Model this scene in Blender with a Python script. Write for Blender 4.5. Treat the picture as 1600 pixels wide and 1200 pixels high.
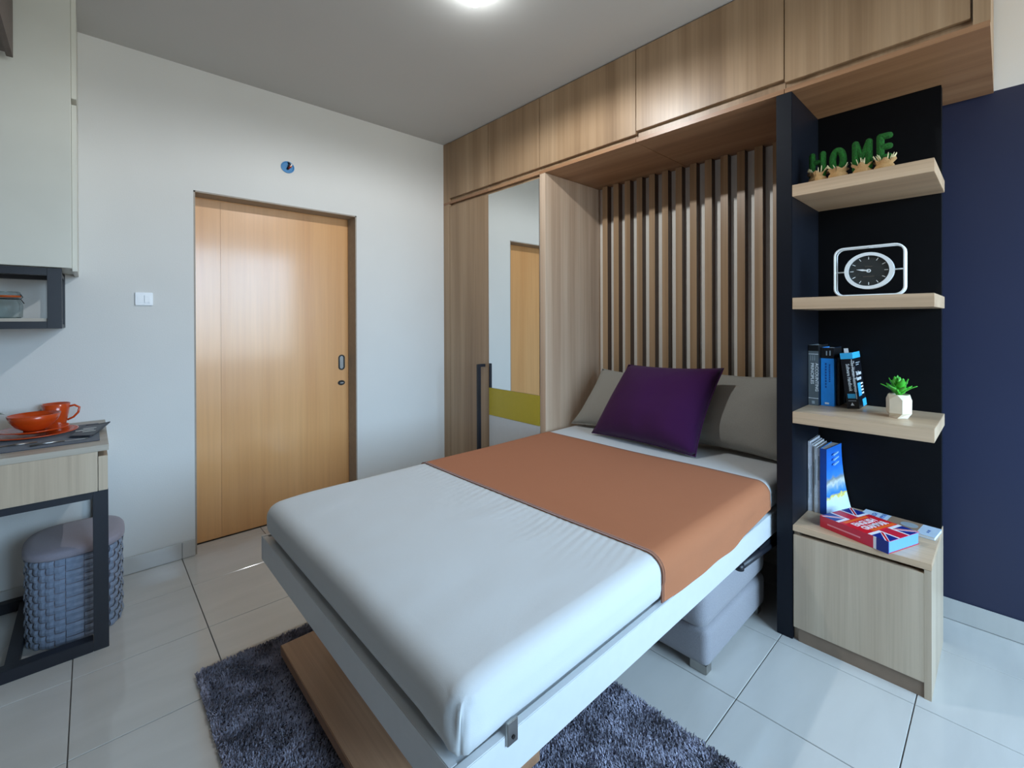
import bpy, bmesh, math, random
import numpy as np
from mathutils import Vector, Matrix, noise

for o in list(bpy.data.objects):
    bpy.data.objects.remove(o)
SC = bpy.context.scene
COL = SC.collection
random.seed(7)
PI = math.pi

# ------------------------------------------------------------------ camera
cam_d = bpy.data.cameras.new('camera')
cam = bpy.data.objects.new('camera', cam_d)
COL.objects.link(cam)
Fw = Vector((0.67869457, 0.73441362, -0.00321111))
Rt = Vector((0.73440589, -0.67870217, -0.00336939))
Up = Vector((0.00465391, 0.00007147, 0.99998917))
cam.matrix_world = Matrix(((Rt.x, Up.x, -Fw.x, -1.99566), (Rt.y, Up.y, -Fw.y, -2.93128), (Rt.z, Up.z, -Fw.z, 1.24026), (0, 0, 0, 1)))
cam_d.sensor_fit = 'HORIZONTAL'
cam_d.sensor_width = 36.0
cam_d.lens = 711.83 / 1600 * 36
cam_d.shift_y = -(600 - 503.86) / 1600
cam_d.clip_start = 0.02
SC.camera = cam

# ------------------------------------------------------------------ daylight, exposure
W = bpy.data.worlds.new('sky')
SC.world = W
W.use_nodes = True
bg = W.node_tree.nodes['Background']
# daylight sky above the horizon, dull sunlit ground below it
_nt = W.node_tree
_tc = _nt.nodes.new('ShaderNodeTexCoord')
_sp = _nt.nodes.new('ShaderNodeSeparateXYZ')
_rp = _nt.nodes.new('ShaderNodeValToRGB')
_mr = _nt.nodes.new('ShaderNodeMapRange')
_mr.inputs['From Min'].default_value = -.08
_mr.inputs['From Max'].default_value = .08
_rp.color_ramp.elements[0].color = (0.36, 0.35, 0.32, 1)
_rp.color_ramp.elements[1].color = (0.55, 0.77, 1.0, 1)
_nt.links.new(_tc.outputs['Generated'], _sp.inputs[0])
_nt.links.new(_sp.outputs['Z'], _mr.inputs[0])
_nt.links.new(_mr.outputs[0], _rp.inputs[0])
_nt.links.new(_rp.outputs[0], bg.inputs[0])
bg.inputs[1].default_value = 17.8
port_d = bpy.data.lights.new('window_portal', 'AREA')
port_d.shape = 'RECTANGLE'
port_d.size, port_d.size_y = 2.0, 1.7
port_d.cycles.is_portal = True
port = bpy.data.objects.new('window_portal', port_d)
port.location = (-0.55, -4.69, 1.5)
port.rotation_euler = (PI / 2, 0, 0)
COL.objects.link(port)
BULB = 85.0
LAMP_W = 41.0
SC.view_settings.view_transform = 'Standard'
SC.view_settings.look = 'None'
SC.view_settings.exposure = 0.0
SC.view_settings.gamma = 1.0
SC.view_settings.use_curve_mapping = False
SC.cycles.use_denoising = True
SC.cycles.max_bounces = 10
SC.cycles.diffuse_bounces = 6
SC.cycles.sample_clamp_indirect = 6.0


# ------------------------------------------------------------------ materials
def lin(c):
    return tuple(((v / 255) / 12.92 if v / 255 <= .04045 else ((v / 255 + .055) / 1.055) ** 2.4) for v in c)


def base_mat(name):
    m = bpy.data.materials.new(name)
    m.use_nodes = True
    nt = m.node_tree
    b = nt.nodes['Principled BSDF']
    return m, nt, b


def N(nt, t, **kw):
    n = nt.nodes.new(t)
    for k, v in kw.items():
        setattr(n, k, v)
    return n


def flat(name, rgb, rough=.5, metal=0, var=.06, scale=30, bump=0.0, bscale=200, spec=.5, coat=0):
    """plain surface with a faint procedural mottling and optional fine bump"""
    m, nt, b = base_mat(name)
    c = lin(rgb)
    tc = N(nt, 'ShaderNodeTexCoord')
    nz = N(nt, 'ShaderNodeTexNoise')
    nz.inputs['Scale'].default_value = scale
    nt.links.new(tc.outputs['Object'], nz.inputs['Vector'])
    r = N(nt, 'ShaderNodeValToRGB')
    r.color_ramp.elements[0].position = .3
    r.color_ramp.elements[1].position = .7
    r.color_ramp.elements[0].color = (*[v * (1 - var) for v in c], 1)
    r.color_ramp.elements[1].color = (*[min(1, v * (1 + var)) for v in c], 1)
    nt.links.new(nz.outputs['Fac'], r.inputs[0])
    nt.links.new(r.outputs[0], b.inputs['Base Color'])
    b.inputs['Roughness'].default_value = rough
    b.inputs['Metallic'].default_value = metal
    b.inputs['Specular IOR Level'].default_value = spec
    b.inputs['Coat Weight'].default_value = coat
    if bump:
        n2 = N(nt, 'ShaderNodeTexNoise')
        n2.inputs['Scale'].default_value = bscale
        nt.links.new(tc.outputs['Object'], n2.inputs['Vector'])
        bp = N(nt, 'ShaderNodeBump')
        bp.inputs['Strength'].default_value = bump
        bp.inputs['Distance'].default_value = .01
        nt.links.new(n2.outputs['Fac'], bp.inputs['Height'])
        nt.links.new(bp.outputs[0], b.inputs['Normal'])
    return m


def wood(name, light, mid, dark, axis='z', rough=.38, band=7.0, coat=0.0, spec=.5, fine=.6):
    """laminate with broad bands and fine streaks along one axis"""
    m, nt, b = base_mat(name)
    tc = N(nt, 'ShaderNodeTexCoord')
    oi = N(nt, 'ShaderNodeObjectInfo')
    ad = N(nt, 'ShaderNodeVectorMath', operation='ADD')
    sc = N(nt, 'ShaderNodeVectorMath', operation='SCALE')
    cb = N(nt, 'ShaderNodeCombineXYZ')
    for i in range(3):
        nt.links.new(oi.outputs['Random'], cb.inputs[i])
    sc.inputs['Scale'].default_value = 9.0
    nt.links.new(cb.outputs[0], sc.inputs[0])
    nt.links.new(tc.outputs['Object'], ad.inputs[0])
    nt.links.new(sc.outputs[0], ad.inputs[1])
    k = 'xyz'.index(axis)

    def streak(across, along, detail):
        mp = N(nt, 'ShaderNodeMapping')
        s = [across] * 3
        s[k] = along
        mp.inputs['Scale'].default_value = s
        nt.links.new(ad.outputs[0], mp.inputs['Vector'])
        n = N(nt, 'ShaderNodeTexNoise')
        n.inputs['Scale'].default_value = 1.0
        n.inputs['Detail'].default_value = detail
        n.inputs['Roughness'].default_value = .55
        nt.links.new(mp.outputs[0], n.inputs['Vector'])
        return n
    a = streak(band, .35, 2)
    f = streak(band * 9, 1.6, 4)
    g = streak(band * 40, 6.0, 2)
    r = N(nt, 'ShaderNodeValToRGB')
    e = r.color_ramp.elements
    e[0].position, e[0].color = .30, (*lin(dark), 1)
    e[1].position, e[1].color = .70, (*lin(light), 1)
    mm = e.new(.5)
    mm.color = (*lin(mid), 1)
    nt.links.new(a.outputs['Fac'], r.inputs[0])
    mx = N(nt, 'ShaderNodeMix', data_type='RGBA', blend_type='MULTIPLY')
    r2 = N(nt, 'ShaderNodeValToRGB')
    r2.color_ramp.elements[0].position = .3
    r2.color_ramp.elements[0].color = (.74, .72, .70, 1)
    r2.color_ramp.elements[1].position = .62
    r2.color_ramp.elements[1].color = (1, 1, 1, 1)
    nt.links.new(f.outputs['Fac'], r2.inputs[0])
    mx.inputs[0].default_value = fine
    nt.links.new(r.outputs[0], mx.inputs[6])
    nt.links.new(r2.outputs[0], mx.inputs[7])
    nt.links.new(mx.outputs[2], b.inputs['Base Color'])
    b.inputs['Roughness'].default_value = rough
    b.inputs['Coat Weight'].default_value = coat
    b.inputs['Coat Roughness'].default_value = .12
    b.inputs['Specular IOR Level'].default_value = spec
    bp = N(nt, 'ShaderNodeBump')
    bp.inputs['Strength'].default_value = .08
    bp.inputs['Distance'].default_value = .002
    nt.links.new(g.outputs['Fac'], bp.inputs['Height'])
    nt.links.new(bp.outputs[0], b.inputs['Normal'])
    return m


def fabric(name, rgb, weave=900, var=.05, bump=.25, rough=.9, big=0.0, sheen=.2):
    m, nt, b = base_mat(name)
    c = lin(rgb)
    tc = N(nt, 'ShaderNodeTexCoord')
    nz = N(nt, 'ShaderNodeTexNoise')
    nz.inputs['Scale'].default_value = weave
    nz.inputs['Detail'].default_value = 2
    nt.links.new(tc.outputs['Object'], nz.inputs['Vector'])
    r = N(nt, 'ShaderNodeValToRGB')
    r.color_ramp.elements[0].color = (*[v * (1 - var) for v in c], 1)
    r.color_ramp.elements[1].color = (*[min(1, v * (1 + var)) for v in c], 1)
    nt.links.new(nz.outputs['Fac'], r.inputs[0])
    nt.links.new(r.outputs[0], b.inputs['Base Color'])
    b.inputs['Roughness'].default_value = rough
    b.inputs['Sheen Weight'].default_value = sheen
    b.inputs['Specular IOR Level'].default_value = .2
    bp = N(nt, 'ShaderNodeBump')
    bp.inputs['Strength'].default_value = bump
    bp.inputs['Distance'].default_value = .002
    nt.links.new(nz.outputs['Fac'], bp.inputs['Height'])
    out = bp
    if big:
        n2 = N(nt, 'ShaderNodeTexNoise')
        n2.inputs['Scale'].default_value = 5
        n2.inputs['Detail'].default_value = 4
        n2.inputs['Distortion'].default_value = .8
        nt.links.new(tc.outputs['Object'], n2.inputs['Vector'])
        b2 = N(nt, 'ShaderNodeBump')
        b2.inputs['Strength'].default_value = big
        b2.inputs['Distance'].default_value = .03
        nt.links.new(n2.outputs['Fac'], b2.inputs['Height'])
        nt.links.new(bp.outputs[0], b2.inputs['Normal'])
        out = b2
    nt.links.new(out.outputs[0], b.inputs['Normal'])
    return m


def glass_thin(name, tint=(.95, .98, 1), refl=.12):
    m, nt, b = base_mat(name)
    nt.nodes.remove(b)
    out = nt.nodes['Material Output']
    t = N(nt, 'ShaderNodeBsdfTransparent')
    t.inputs[0].default_value = (*tint, 1)
    g = N(nt, 'ShaderNodeBsdfGlossy')
    g.inputs['Roughness'].default_value = .02
    lw = N(nt, 'ShaderNodeLayerWeight')
    lw.inputs[0].default_value = refl
    mx = N(nt, 'ShaderNodeMixShader')
    ml_ = N(nt, 'ShaderNodeMath', operation='MULTIPLY')
    ml_.inputs[1].default_value = .45
    nt.links.new(lw.outputs['Fresnel'], ml_.inputs[0])
    nt.links.new(ml_.outputs[0], mx.inputs[0])
    nt.links.new(t.outputs[0], mx.inputs[1])
    nt.links.new(g.outputs[0], mx.inputs[2])
    nt.links.new(mx.outputs[0], out.inputs[0])
    return m


def tile_mat():
    m, nt, b = base_mat('floor tile ceramic')
    tc = N(nt, 'ShaderNodeTexCoord')
    ge = N(nt, 'ShaderNodeNewGeometry')
    mp = N(nt, 'ShaderNodeMapping')
    mp.inputs['Scale'].default_value = (2.2, 9, 1)
    nt.links.new(ge.outputs['Position'], mp.inputs['Vector'])
    nz = N(nt, 'ShaderNodeTexNoise')
    nz.inputs['Scale'].default_value = 1.3
    nz.inputs['Detail'].default_value = 5
    nz.inputs['Distortion'].default_value = .5
    nt.links.new(mp.outputs[0], nz.inputs['Vector'])
    r = N(nt, 'ShaderNodeValToRGB')
    r.color_ramp.elements[0].position = .32
    r.color_ramp.elements[1].position = .7
    r.color_ramp.elements[0].color = (*lin((188, 187, 183)), 1)
    r.color_ramp.elements[1].color = (*lin((195, 194, 190)), 1)
    nt.links.new(nz.outputs['Fac'], r.inputs[0])
    nt.links.new(r.outputs[0], b.inputs['Base Color'])
    b.inputs['Roughness'].default_value = .11
    b.inputs['Specular IOR Level'].default_value = .5
    return m


def wall_right_mat():
    """white wall with a navy painted field up to the cabinet height"""
    m, nt, b = base_mat('navy and white paint')
    ge = N(nt, 'ShaderNodeNewGeometry')
    sp = N(nt, 'ShaderNodeSeparateXYZ')
    nt.links.new(ge.outputs['Position'], sp.inputs[0])
    gt = N(nt, 'ShaderNodeMath', operation='GREATER_THAN')
    gt.inputs[1].default_value = 2.1385
    nt.links.new(sp.outputs['Z'], gt.inputs[0])
    mx = N(nt, 'ShaderNodeMix', data_type='RGBA')
    mx.inputs[6].default_value = (*lin((38, 43, 68)), 1)
    mx.inputs[7].default_value = (*lin((222, 219, 214)), 1)
    nt.links.new(gt.outputs[0], mx.inputs[0])
    nt.links.new(mx.outputs[2], b.inputs['Base Color'])
    b.inputs['Roughness'].default_value = .42
    nz = N(nt, 'ShaderNodeTexNoise')
    nz.inputs['Scale'].default_value = 120
    nt.links.new(ge.outputs['Position'], nz.inputs['Vector'])
    bp = N(nt, 'ShaderNodeBump')
    bp.inputs['Strength'].default_value = .05
    bp.inputs['Distance'].default_value = .004
    nt.links.new(nz.outputs['Fac'], bp.inputs['Height'])
    nt.links.new(bp.outputs[0], b.inputs['Normal'])
    return m


def emit(name, rgb, s):
    m, nt, b = base_mat(name)
    b.inputs['Base Color'].default_value = (1, 1, 1, 1)
    b.inputs['Emission Color'].default_value = (*rgb, 1)
    b.inputs['Emission Strength'].default_value = s
    return m


M = {}
M['wall'] = flat('white wall paint', (214, 213, 209), .75, var=.015, scale=3, bump=.04, bscale=160)
M['ceil'] = flat('ceiling paint', (196, 194, 190), .8, var=.01, scale=3)
M['navywall'] = wall_right_mat()
M['tile'] = tile_mat()
M['grout'] = flat('dark tile grout', (96, 94, 92), .9)
M['oak'] = wood('oak laminate', (178, 150, 119), (163, 134, 103), (142, 114, 85), 'z', band=10)
M['oak_h'] = wood('oak laminate lying', (180, 140, 105), (165, 124, 90), (146, 106, 76), 'y', band=10)
M['pale'] = wood('pale oak laminate', (204, 186, 162), (194, 175, 151), (181, 161, 138), 'z', band=9)
M['pale_h'] = wood('pale oak laminate lying', (216, 190, 160), (206, 178, 147), (193, 164, 134), 'y', band=11)
M['pale_x'] = wood('pale oak laminate along desk', (190, 181, 166), (178, 168, 154), (163, 152, 138), 'x', band=11)
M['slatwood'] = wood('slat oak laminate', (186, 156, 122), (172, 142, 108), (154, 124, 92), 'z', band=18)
M['slatedge_shade'] = wood('slat edge with painted shade', (96, 66, 44), (82, 56, 38), (70, 46, 32), 'z', band=18)  # dark brown edging plus the shade on the slat sides, put into one colour
M['door'] = wood('birch door veneer', (228, 174, 118), (223, 168, 111), (216, 159, 102), 'z', rough=.3, band=6, coat=.5, fine=.3)
M['legwood'] = wood('walnut leg board', (184, 144, 112), (172, 132, 102), (152, 114, 88), 'y', band=12)
M['taupe'] = flat('taupe jamb paint', (158, 148, 136), .6)
M['blackpanel'] = flat('black laminate', (9, 10, 13), .55, var=.1, spec=.15)
M['navypanel'] = flat('blue black laminate', (14, 18, 27), .45, var=.08, spec=.25)
M['blackmetal'] = flat('black powder coat', (24, 27, 36), .42, var=.08)
M['white_lam'] = flat('white laminate', (204, 207, 209), .35, var=.015)
M['cream_lam'] = flat('cream laminate', (206, 205, 194), .4, var=.02, scale=6)
M['nicheback'] = flat('pale grey back board', (238, 233, 222), .6, var=.02)
M['mirror'] = flat('mirror silver', (236, 240, 240), .0, metal=1, var=.0)
M['yellow'] = flat('mustard laminate', (186, 168, 52), .4, var=.02)
M['sheet'] = fabric('white cotton sheet', (200, 203, 204), 700, .02, .12, big=.06, sheen=.1)
M['runner'] = fabric('terracotta throw', (168, 107, 74), 800, .05, .2, big=.08, sheen=.03)
M['runnerhem'] = fabric('dark throw stitching', (112, 66, 48), 800, .05, .2)
M['greypillow'] = fabric('grey pillow linen', (156, 154, 146), 420, .18, .5)
M['purple'] = fabric('purple cushion cloth', (62, 20, 68), 500, .15, .3, sheen=.08)
M['sofa'] = fabric('grey sofa weave', (146, 145, 150), 260, .14, .5)
M['rug'] = fabric('dark blue grey rug backing', (70, 70, 82), 60, .4, .8)
M['chrome'] = flat('brushed steel', (170, 168, 164), .28, metal=1, var=.04)
M['darksteel'] = flat('dark steel', (60, 58, 56), .4, metal=1)
M['plastic'] = flat('white plastic', (232, 234, 236), .35, var=.01)
M['bluebox'] = flat('blue junction box', (28, 120, 178), .5)
M['orangewire'] = flat('orange wire', (220, 110, 40), .5)
M['redwire'] = flat('red wire', (150, 30, 24), .5)
M['glass'] = glass_thin('window glass')
M['jarglass'] = glass_thin('jar glass', (.86, .91, .91), .25)
M['orange'] = flat('orange glazed ceramic', (196, 70, 20), .22, var=.05, coat=.3)
M['seal'] = flat('orange rubber seal', (214, 96, 34), .5)
M['placemat'] = fabric('dark grey placemat', (74, 78, 88), 300, .2, .5)
M['basket'] = fabric('blue grey woven strap', (128, 140, 160), 60, .25, .5)
M['basketlid'] = fabric('mauve grey lid felt', (146, 140, 150), 300, .08, .3)
M['leaf'] = flat('succulent green', (66, 168, 44), .45, var=.3, scale=60)
M['leaf2'] = flat('dark plant leaf', (40, 96, 36), .5, var=.2)
M['moss'] = flat('green moss turf', (14, 96, 18), .9, var=.5, scale=220, bump=.8, bscale=500)
M['burlap'] = fabric('burlap sack', (182, 142, 92), 260, .3, .7)
M['sprig'] = flat('white straw sprig', (224, 214, 170), .7)
M['pot'] = flat('cream ceramic', (218, 204, 180), .55, var=.05)
M['clockwhite'] = flat('white enamel', (230, 236, 238), .35, var=.01)
M['clockface'] = flat('black dial', (40, 44, 44), .5)
M['paper'] = flat('page block', (226, 226, 222), .8, var=.08, scale=400)
M['bulb'] = emit('lit bulb', (0.92, 0.98, 1.0), BULB)


# ------------------------------------------------------------------ mesh helpers
class MB:
    def __init__(self):
        self.v = []
        self.f = []
        self.mi = []
        self.sm = []

    def add(self, vs, fs, mi=0, smooth=False):
        o = len(self.v)
        self.v += [tuple(p) for p in vs]
        for q in fs:
            self.f.append(tuple(i + o for i in q))
            self.mi.append(mi)
            self.sm.append(smooth)
        return self

    def box(self, x0, x1, y0, y1, z0, z1, mi=0, c=0.0):
        x0, x1 = min(x0, x1), max(x0, x1)
        y0, y1 = min(y0, y1), max(y0, y1)
        z0, z1 = min(z0, z1), max(z0, z1)
        if c <= 0:
            vs = [(x, y, z) for z in (z0, z1) for y in (y0, y1) for x in (x0, x1)]
            fs = [(0, 2, 3, 1), (4, 5, 7, 6), (0, 1, 5, 4), (2, 6, 7, 3), (0, 4, 6, 2), (1, 3, 7, 5)]
            return self.add(vs, fs, mi)
        bm = bmesh.new()
        bmesh.ops.create_cube(bm, size=1)
        for v in bm.verts:
            v.co = Vector(((x0 + x1) / 2 + v.co.x * (x1 - x0), (y0 + y1) / 2 + v.co.y * (y1 - y0), (z0 + z1) / 2 + v.co.z * (z1 - z0)))
        bmesh.ops.bevel(bm, geom=bm.edges[:], offset=c, segments=2, affect='EDGES')
        bm.verts.index_update()
        self.add([v.co[:] for v in bm.verts], [[v.index for v in f.verts] for f in bm.faces], mi)
        bm.free()
        return self

    def lathe(self, prof, c, seg=32, mi=0, sx=1, sy=1, close=True):
        vs = []
        for r, z in prof:
            for i in range(seg):
                a = 2 * PI * i / seg
                vs.append((c[0] + r * sx * math.cos(a), c[1] + r * sy * math.sin(a), c[2] + z))
        fs = []
        for k in range(len(prof) - 1):
            for i in range(seg):
                j = (i + 1) % seg
                fs.append((k * seg + i, k * seg + j, (k + 1) * seg + j, (k + 1) * seg + i))
        if close:
            if prof[0][0] > 1e-5:
                fs.append(tuple(range(seg))[::-1])
            if prof[-1][0] > 1e-5:
                fs.append(tuple((len(prof) - 1) * seg + i for i in range(seg)))
        return self.add(vs, fs, mi, True)

    def tube(self, pts, r, seg=10, mi=0, closed=False, caps=True, ry=None):
        pts = [Vector(p) for p in pts]
        n = len(pts)
        rs = r if isinstance(r, (list, tuple)) else [r] * n
        vs, fs = [], []
        prev = None
        for i, p in enumerate(pts):
            if closed:
                t = (pts[(i + 1) % n] - pts[i - 1]).normalized()
            else:
                t = (pts[min(i + 1, n - 1)] - pts[max(i - 1, 0)]).normalized()
            if prev is None:
                a = Vector((0, 0, 1)) if abs(t.z) < .9 else Vector((1, 0, 0))
                u = t.cross(a).normalized()
            else:
                u = (prev - t * prev.dot(t)).normalized()
            prev = u
            w = t.cross(u)
            for k in range(seg):
                a = 2 * PI * k / seg
                vs.append(p + u * math.cos(a) * rs[i] + w * math.sin(a) * rs[i])
        m = n if closed else n - 1
        for i in range(m):
            for k in range(seg):
                k2 = (k + 1) % seg
                i2 = (i + 1) % n
                fs.append((i * seg + k, i * seg + k2, i2 * seg + k2, i2 * seg + k))
        if not closed and caps:
            fs.append(tuple(range(seg))[::-1])
            fs.append(tuple((n - 1) * seg + k for k in range(seg)))
        return self.add(vs, fs, mi, True)

    def prism(self, poly, ax, a0, a1, mi=0):
        """extrude a 2D polygon along axis ax (0,1,2); poly gives the two other coordinates in order"""
        n = len(poly)

        def mk(p, a):
            q = list(p)
            q.insert(ax, a)
            return tuple(q)
        vs = [mk(p, a0) for p in poly] + [mk(p, a1) for p in poly]
        fs = [tuple(range(n))[::-1], tuple(range(n, 2 * n))] + [(i, (i + 1) % n, n + (i + 1) % n, n + i) for i in range(n)]
        return self.add(vs, fs, mi)

    def rbox(self, x0, x1, y0, y1, z0, z1, r, n=(24, 24, 8), fn=None, mi=0):
        """subdivided box with rounded edges; fn(p) may displace"""
        lo = Vector((min(x0, x1), min(y0, y1), min(z0, z1)))
        hi = Vector((max(x0, x1), max(y0, y1), max(z0, z1)))
        idx = {}
        vs, fs = [], []

        def coord(t, a):
            # cluster samples near the edges
            L = hi[a] - lo[a]
            return lo[a] + L * t

        def ts(k):
            a = k
            L = hi[a] - lo[a]
            e = min(.49, r / L)
            inner = [e + (1 - 2 * e) * i / n[a] for i in range(n[a] + 1)]
            edge = [e * (1 - math.cos(j * PI / 2 / 4)) for j in range(4)]
            return edge + inner + [1 - q for q in edge[::-1]]
        T = [ts(0), ts(1), ts(2)]

        def vert(i, j, k):
            key = (i, j, k)
            if key in idx:
                return idx[key]
            p = Vector((coord(T[0][i], 0), coord(T[1][j], 1), coord(T[2][k], 2)))
            q = Vector([min(max(p[a], lo[a] + r), hi[a] - r) for a in range(3)])
            d = p - q
            if d.length > 1e-9:
                p = q + d.normalized() * r
            if fn:
                p = fn(p)
            idx[key] = len(vs)
            vs.append(p)
            return idx[key]
        S = [len(t) - 1 for t in T]
        for a, b_, c_ in ((0, 1, 2), (1, 2, 0), (2, 0, 1)):
            for side in (0, S[c_]):
                for i in range(S[a]):
                    for j in range(S[b_]):
                        q = []
                        for di, dj in ((0, 0), (1, 0), (1, 1), (0, 1)):
                            t = [0, 0, 0]
                            t[a] = i + di
                            t[b_] = j + dj
                            t[c_] = side
                            q.append(vert(*t))
                        fs.append(tuple(q) if side else tuple(q[::-1]))
        return self.add(vs, fs, mi, True)

    def mesh(self, name, mats, off=(0, 0, 0)):
        me = bpy.data.meshes.new(name)
        ox, oy, oz = off
        me.from_pydata([(x - ox, y - oy, z - oz) for x, y, z in self.v], [], self.f)
        for m in (mats if isinstance(mats, (list, tuple)) else [mats]):
            me.materials.append(M[m] if isinstance(m, str) else m)
        me.polygons.foreach_set('material_index', self.mi)
        me.polygons.foreach_set('use_smooth', self.sm)
        me.update()
        return me


LOC = {}


def thing(name, label, cat, loc=(0, 0, 0), group=None):
    o = bpy.data.objects.new(name, None)
    o.empty_display_size = .05
    COL.objects.link(o)
    o.location = loc
    LOC[o.name] = Vector(loc)
    o['label'] = label
    o['category'] = cat
    if group:
        o['group'] = group
    return o


def part(name, mb, mats, parent, label=None, kind=None):
    """world-coordinate geometry as a part of a thing (its origin is the thing's)"""
    off = LOC[parent.name]
    o = bpy.data.objects.new(name, mb.mesh(name, mats, off))
    COL.objects.link(o)
    o.parent = parent
    LOC[o.name] = off
    if label:
        o['label'] = label
    if kind:
        o['kind'] = kind
    return o


def struct(name, mb, mats, label=None):
    o = bpy.data.objects.new(name, mb.mesh(name, mats))
    COL.objects.link(o)
    o['kind'] = 'structure'
    if label:
        o['label'] = label
    LOC[o.name] = Vector((0, 0, 0))
    return o


def solo(name, mb, mats, label, cat, loc=(0, 0, 0), group=None):
    o = bpy.data.objects.new(name, mb.mesh(name, mats, loc))
    COL.objects.link(o)
    o.location = loc
    o['label'] = label
    o['category'] = cat
    if group:
        o['group'] = group
    LOC[o.name] = Vector(loc)
    return o


def text_part(name, txt, size, mat, parent, origin, right, up, ext=.0004, sx=1.0, align='LEFT', bold=0.0):
    """lettering: origin/right/up are world vectors, flat print on a surface"""
    cu = bpy.data.curves.new(name, 'FONT')
    cu.body = txt
    cu.size = size
    cu.extrude = ext
    cu.offset = bold
    cu.align_x = align
    cu.resolution_u = 2
    ob = bpy.data.objects.new(name, cu)
    COL.objects.link(ob)
    dg = bpy.context.evaluated_depsgraph_get()
    me = bpy.data.meshes.new_from_object(ob.evaluated_get(dg))
    bpy.data.objects.remove(ob)
    r = Vector(right).normalized()
    u = Vector(up).normalized()
    n = r.cross(u)
    off = LOC[parent.name]
    for v in me.vertices:
        p = Vector(origin) + r * v.co.x * sx + u * v.co.y + n * v.co.z
        v.co = p - off
    me.materials.clear()
    me.materials.append(M[mat] if isinstance(mat, str) else mat)
    o = bpy.data.objects.new(name, me)
    COL.objects.link(o)
    o.parent = parent
    LOC[o.name] = off
    return o


# ------------------------------------------------------------------ room shell
XL, XR, YF, H = -3.0, 0.6186, -4.6, 2.593
XD0, XD1, ZD = -1.5926, -0.694, 1.943
m = MB().box(XL - .2, XR + .2, YF - .2, .3, -.06, -.004)
floor = struct('floor', m, 'grout')
gx = [-1.6508 + .4 * i for i in range(-5, 8)]
gy = [-.7336 + .4 * i for i in range(-11, 3)]


def cuts(g, lo, hi):
    e = [lo] + [a for a in g if lo + .02 < a < hi - .02] + [hi]
    return list(zip(e[:-1], e[1:]))


tile_cache = {}
for (a, b) in cuts(gx, XL, XR):
    for (c, d) in cuts(gy, YF, .12):
        w, h = round(b - a - .003, 4), round(d - c - .003, 4)
        if (w, h) not in tile_cache:
            k = .0012
            vs = [(-w / 2, -h / 2, -.008), (w / 2, -h / 2, -.008), (w / 2, h / 2, -.008), (-w / 2, h / 2, -.008),
                  (-w / 2, -h / 2, -k), (w / 2, -h / 2, -k), (w / 2, h / 2, -k), (-w / 2, h / 2, -k),
                  (-w / 2 + k, -h / 2 + k, 0), (w / 2 - k, -h / 2 + k, 0), (w / 2 - k, h / 2 - k, 0), (-w / 2 + k, h / 2 - k, 0)]
            fs = [(3, 2, 1, 0), (8, 9, 10, 11)]
            for lv in (0, 4):
                for i in range(4):
                    j = (i + 1) % 4
                    fs.append((lv + i, lv + j, lv + 4 + j, lv + 4 + i))
            tile_cache[(w, h)] = MB().add(vs, fs).mesh('tile', 'tile')
        t = bpy.data.objects.new('tile', tile_cache[(w, h)])
        COL.objects.link(t)
        t.parent = floor
        t.location = ((a + b) / 2, (c + d) / 2, 0)

struct('ceiling', MB().box(XL - .2, XR + .2, YF - .2, .3, H, H + .1), 'ceil')
m = MB().box(XL - .2, XD0, 0, .12, 0, H).box(XD1, XR + .2, 0, .12, 0, H).box(XD0, XD1, 0, .12, ZD, H)
struct('wall_back', m, 'wall')
struct('wall_light_blocker', MB().box(XL - .2, XR + .2, .19, .3, -.004, H), 'wall')  # unseen backing added behind the sliding door to block outside light
struct('wall_right', MB().box(XR, XR + .2, YF - .2, 0, 0, H), 'navywall')
struct('wall_left', MB().box(XL - .2, XL, YF - .2, 0, 0, H), flat('dark taupe wall', (110, 98, 90), .6, var=.02))
WX0, WX1, WZ0, WZ1 = -1.55, 0.45, 0.65, 2.35
m = MB().box(XL, WX0, YF - .15, YF, 0, H).box(WX1, XR, YF - .15, YF, 0, H).box(WX0, WX1, YF - .15, YF, 0, WZ0).box(WX0, WX1, YF - .15, YF, WZ1, H)
struct('wall_front', m, 'wall')
# window behind the camera
fr = MB()
for a, b, c, d in ((WX0, WX1, WZ0, WZ0 + .05), (WX0, WX1, WZ1 - .05, WZ1), (WX0, WX0 + .05, WZ0 + .05, WZ1 - .05), (WX1 - .05, WX1, WZ0 + .05, WZ1 - .05), (-.575, -.525, WZ0 + .05, WZ1 - .05)):
    fr.box(a, b, YF - .1, YF - .05, c, d)
win = struct('window_1', fr, 'white_lam')
for a, b in ((WX0 + .05, -.575), (-.525, WX1 - .05)):
    part('pane', MB().box(a, b, YF - .078, YF - .072, WZ0 + .05, WZ1 - .05), 'glass', win)
# door jamb and sliding door
j = .008
m = MB().box(XD1 - j, XD1, .0005, .118, 0, ZD).box(XD0, XD0 + j, .0005, .118, 0, ZD).box(XD0, XD1, .0005, .118, ZD - j, ZD)
struct('trim_1', m, 'taupe')
YL = .126
door = struct('door_1', MB().box(-1.4475, -.60, YL, YL + .04, .004, 2.06, c=.001), 'door')
part('fixed_panel', MB().box(-1.75, -1.4481, YL + .0002, YL + .04, .004, 2.06, c=.001), 'door', door)
hx, hz = -.748, .964
pl = MB()
ov = [(hx + .022 * math.cos(a), hz + (.030 if math.sin(a) > 0 else -.030) + .022 * math.sin(a)) for a in [2 * PI * i / 28 for i in range(28)]]
ovi = [(hx + .013 * math.cos(a), hz + (.030 if math.sin(a) > 0 else -.030) + .013 * math.sin(a)) for a in [2 * PI * i / 28 for i in range(28)]]
vs = [(x, YL - .005, z) for x, z in ov] + [(x, YL - .005, z) for x, z in ovi] + [(x, YL, z) for x, z in ov] + [(x, YL - .001, z) for x, z in ovi]
fs = []
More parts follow.
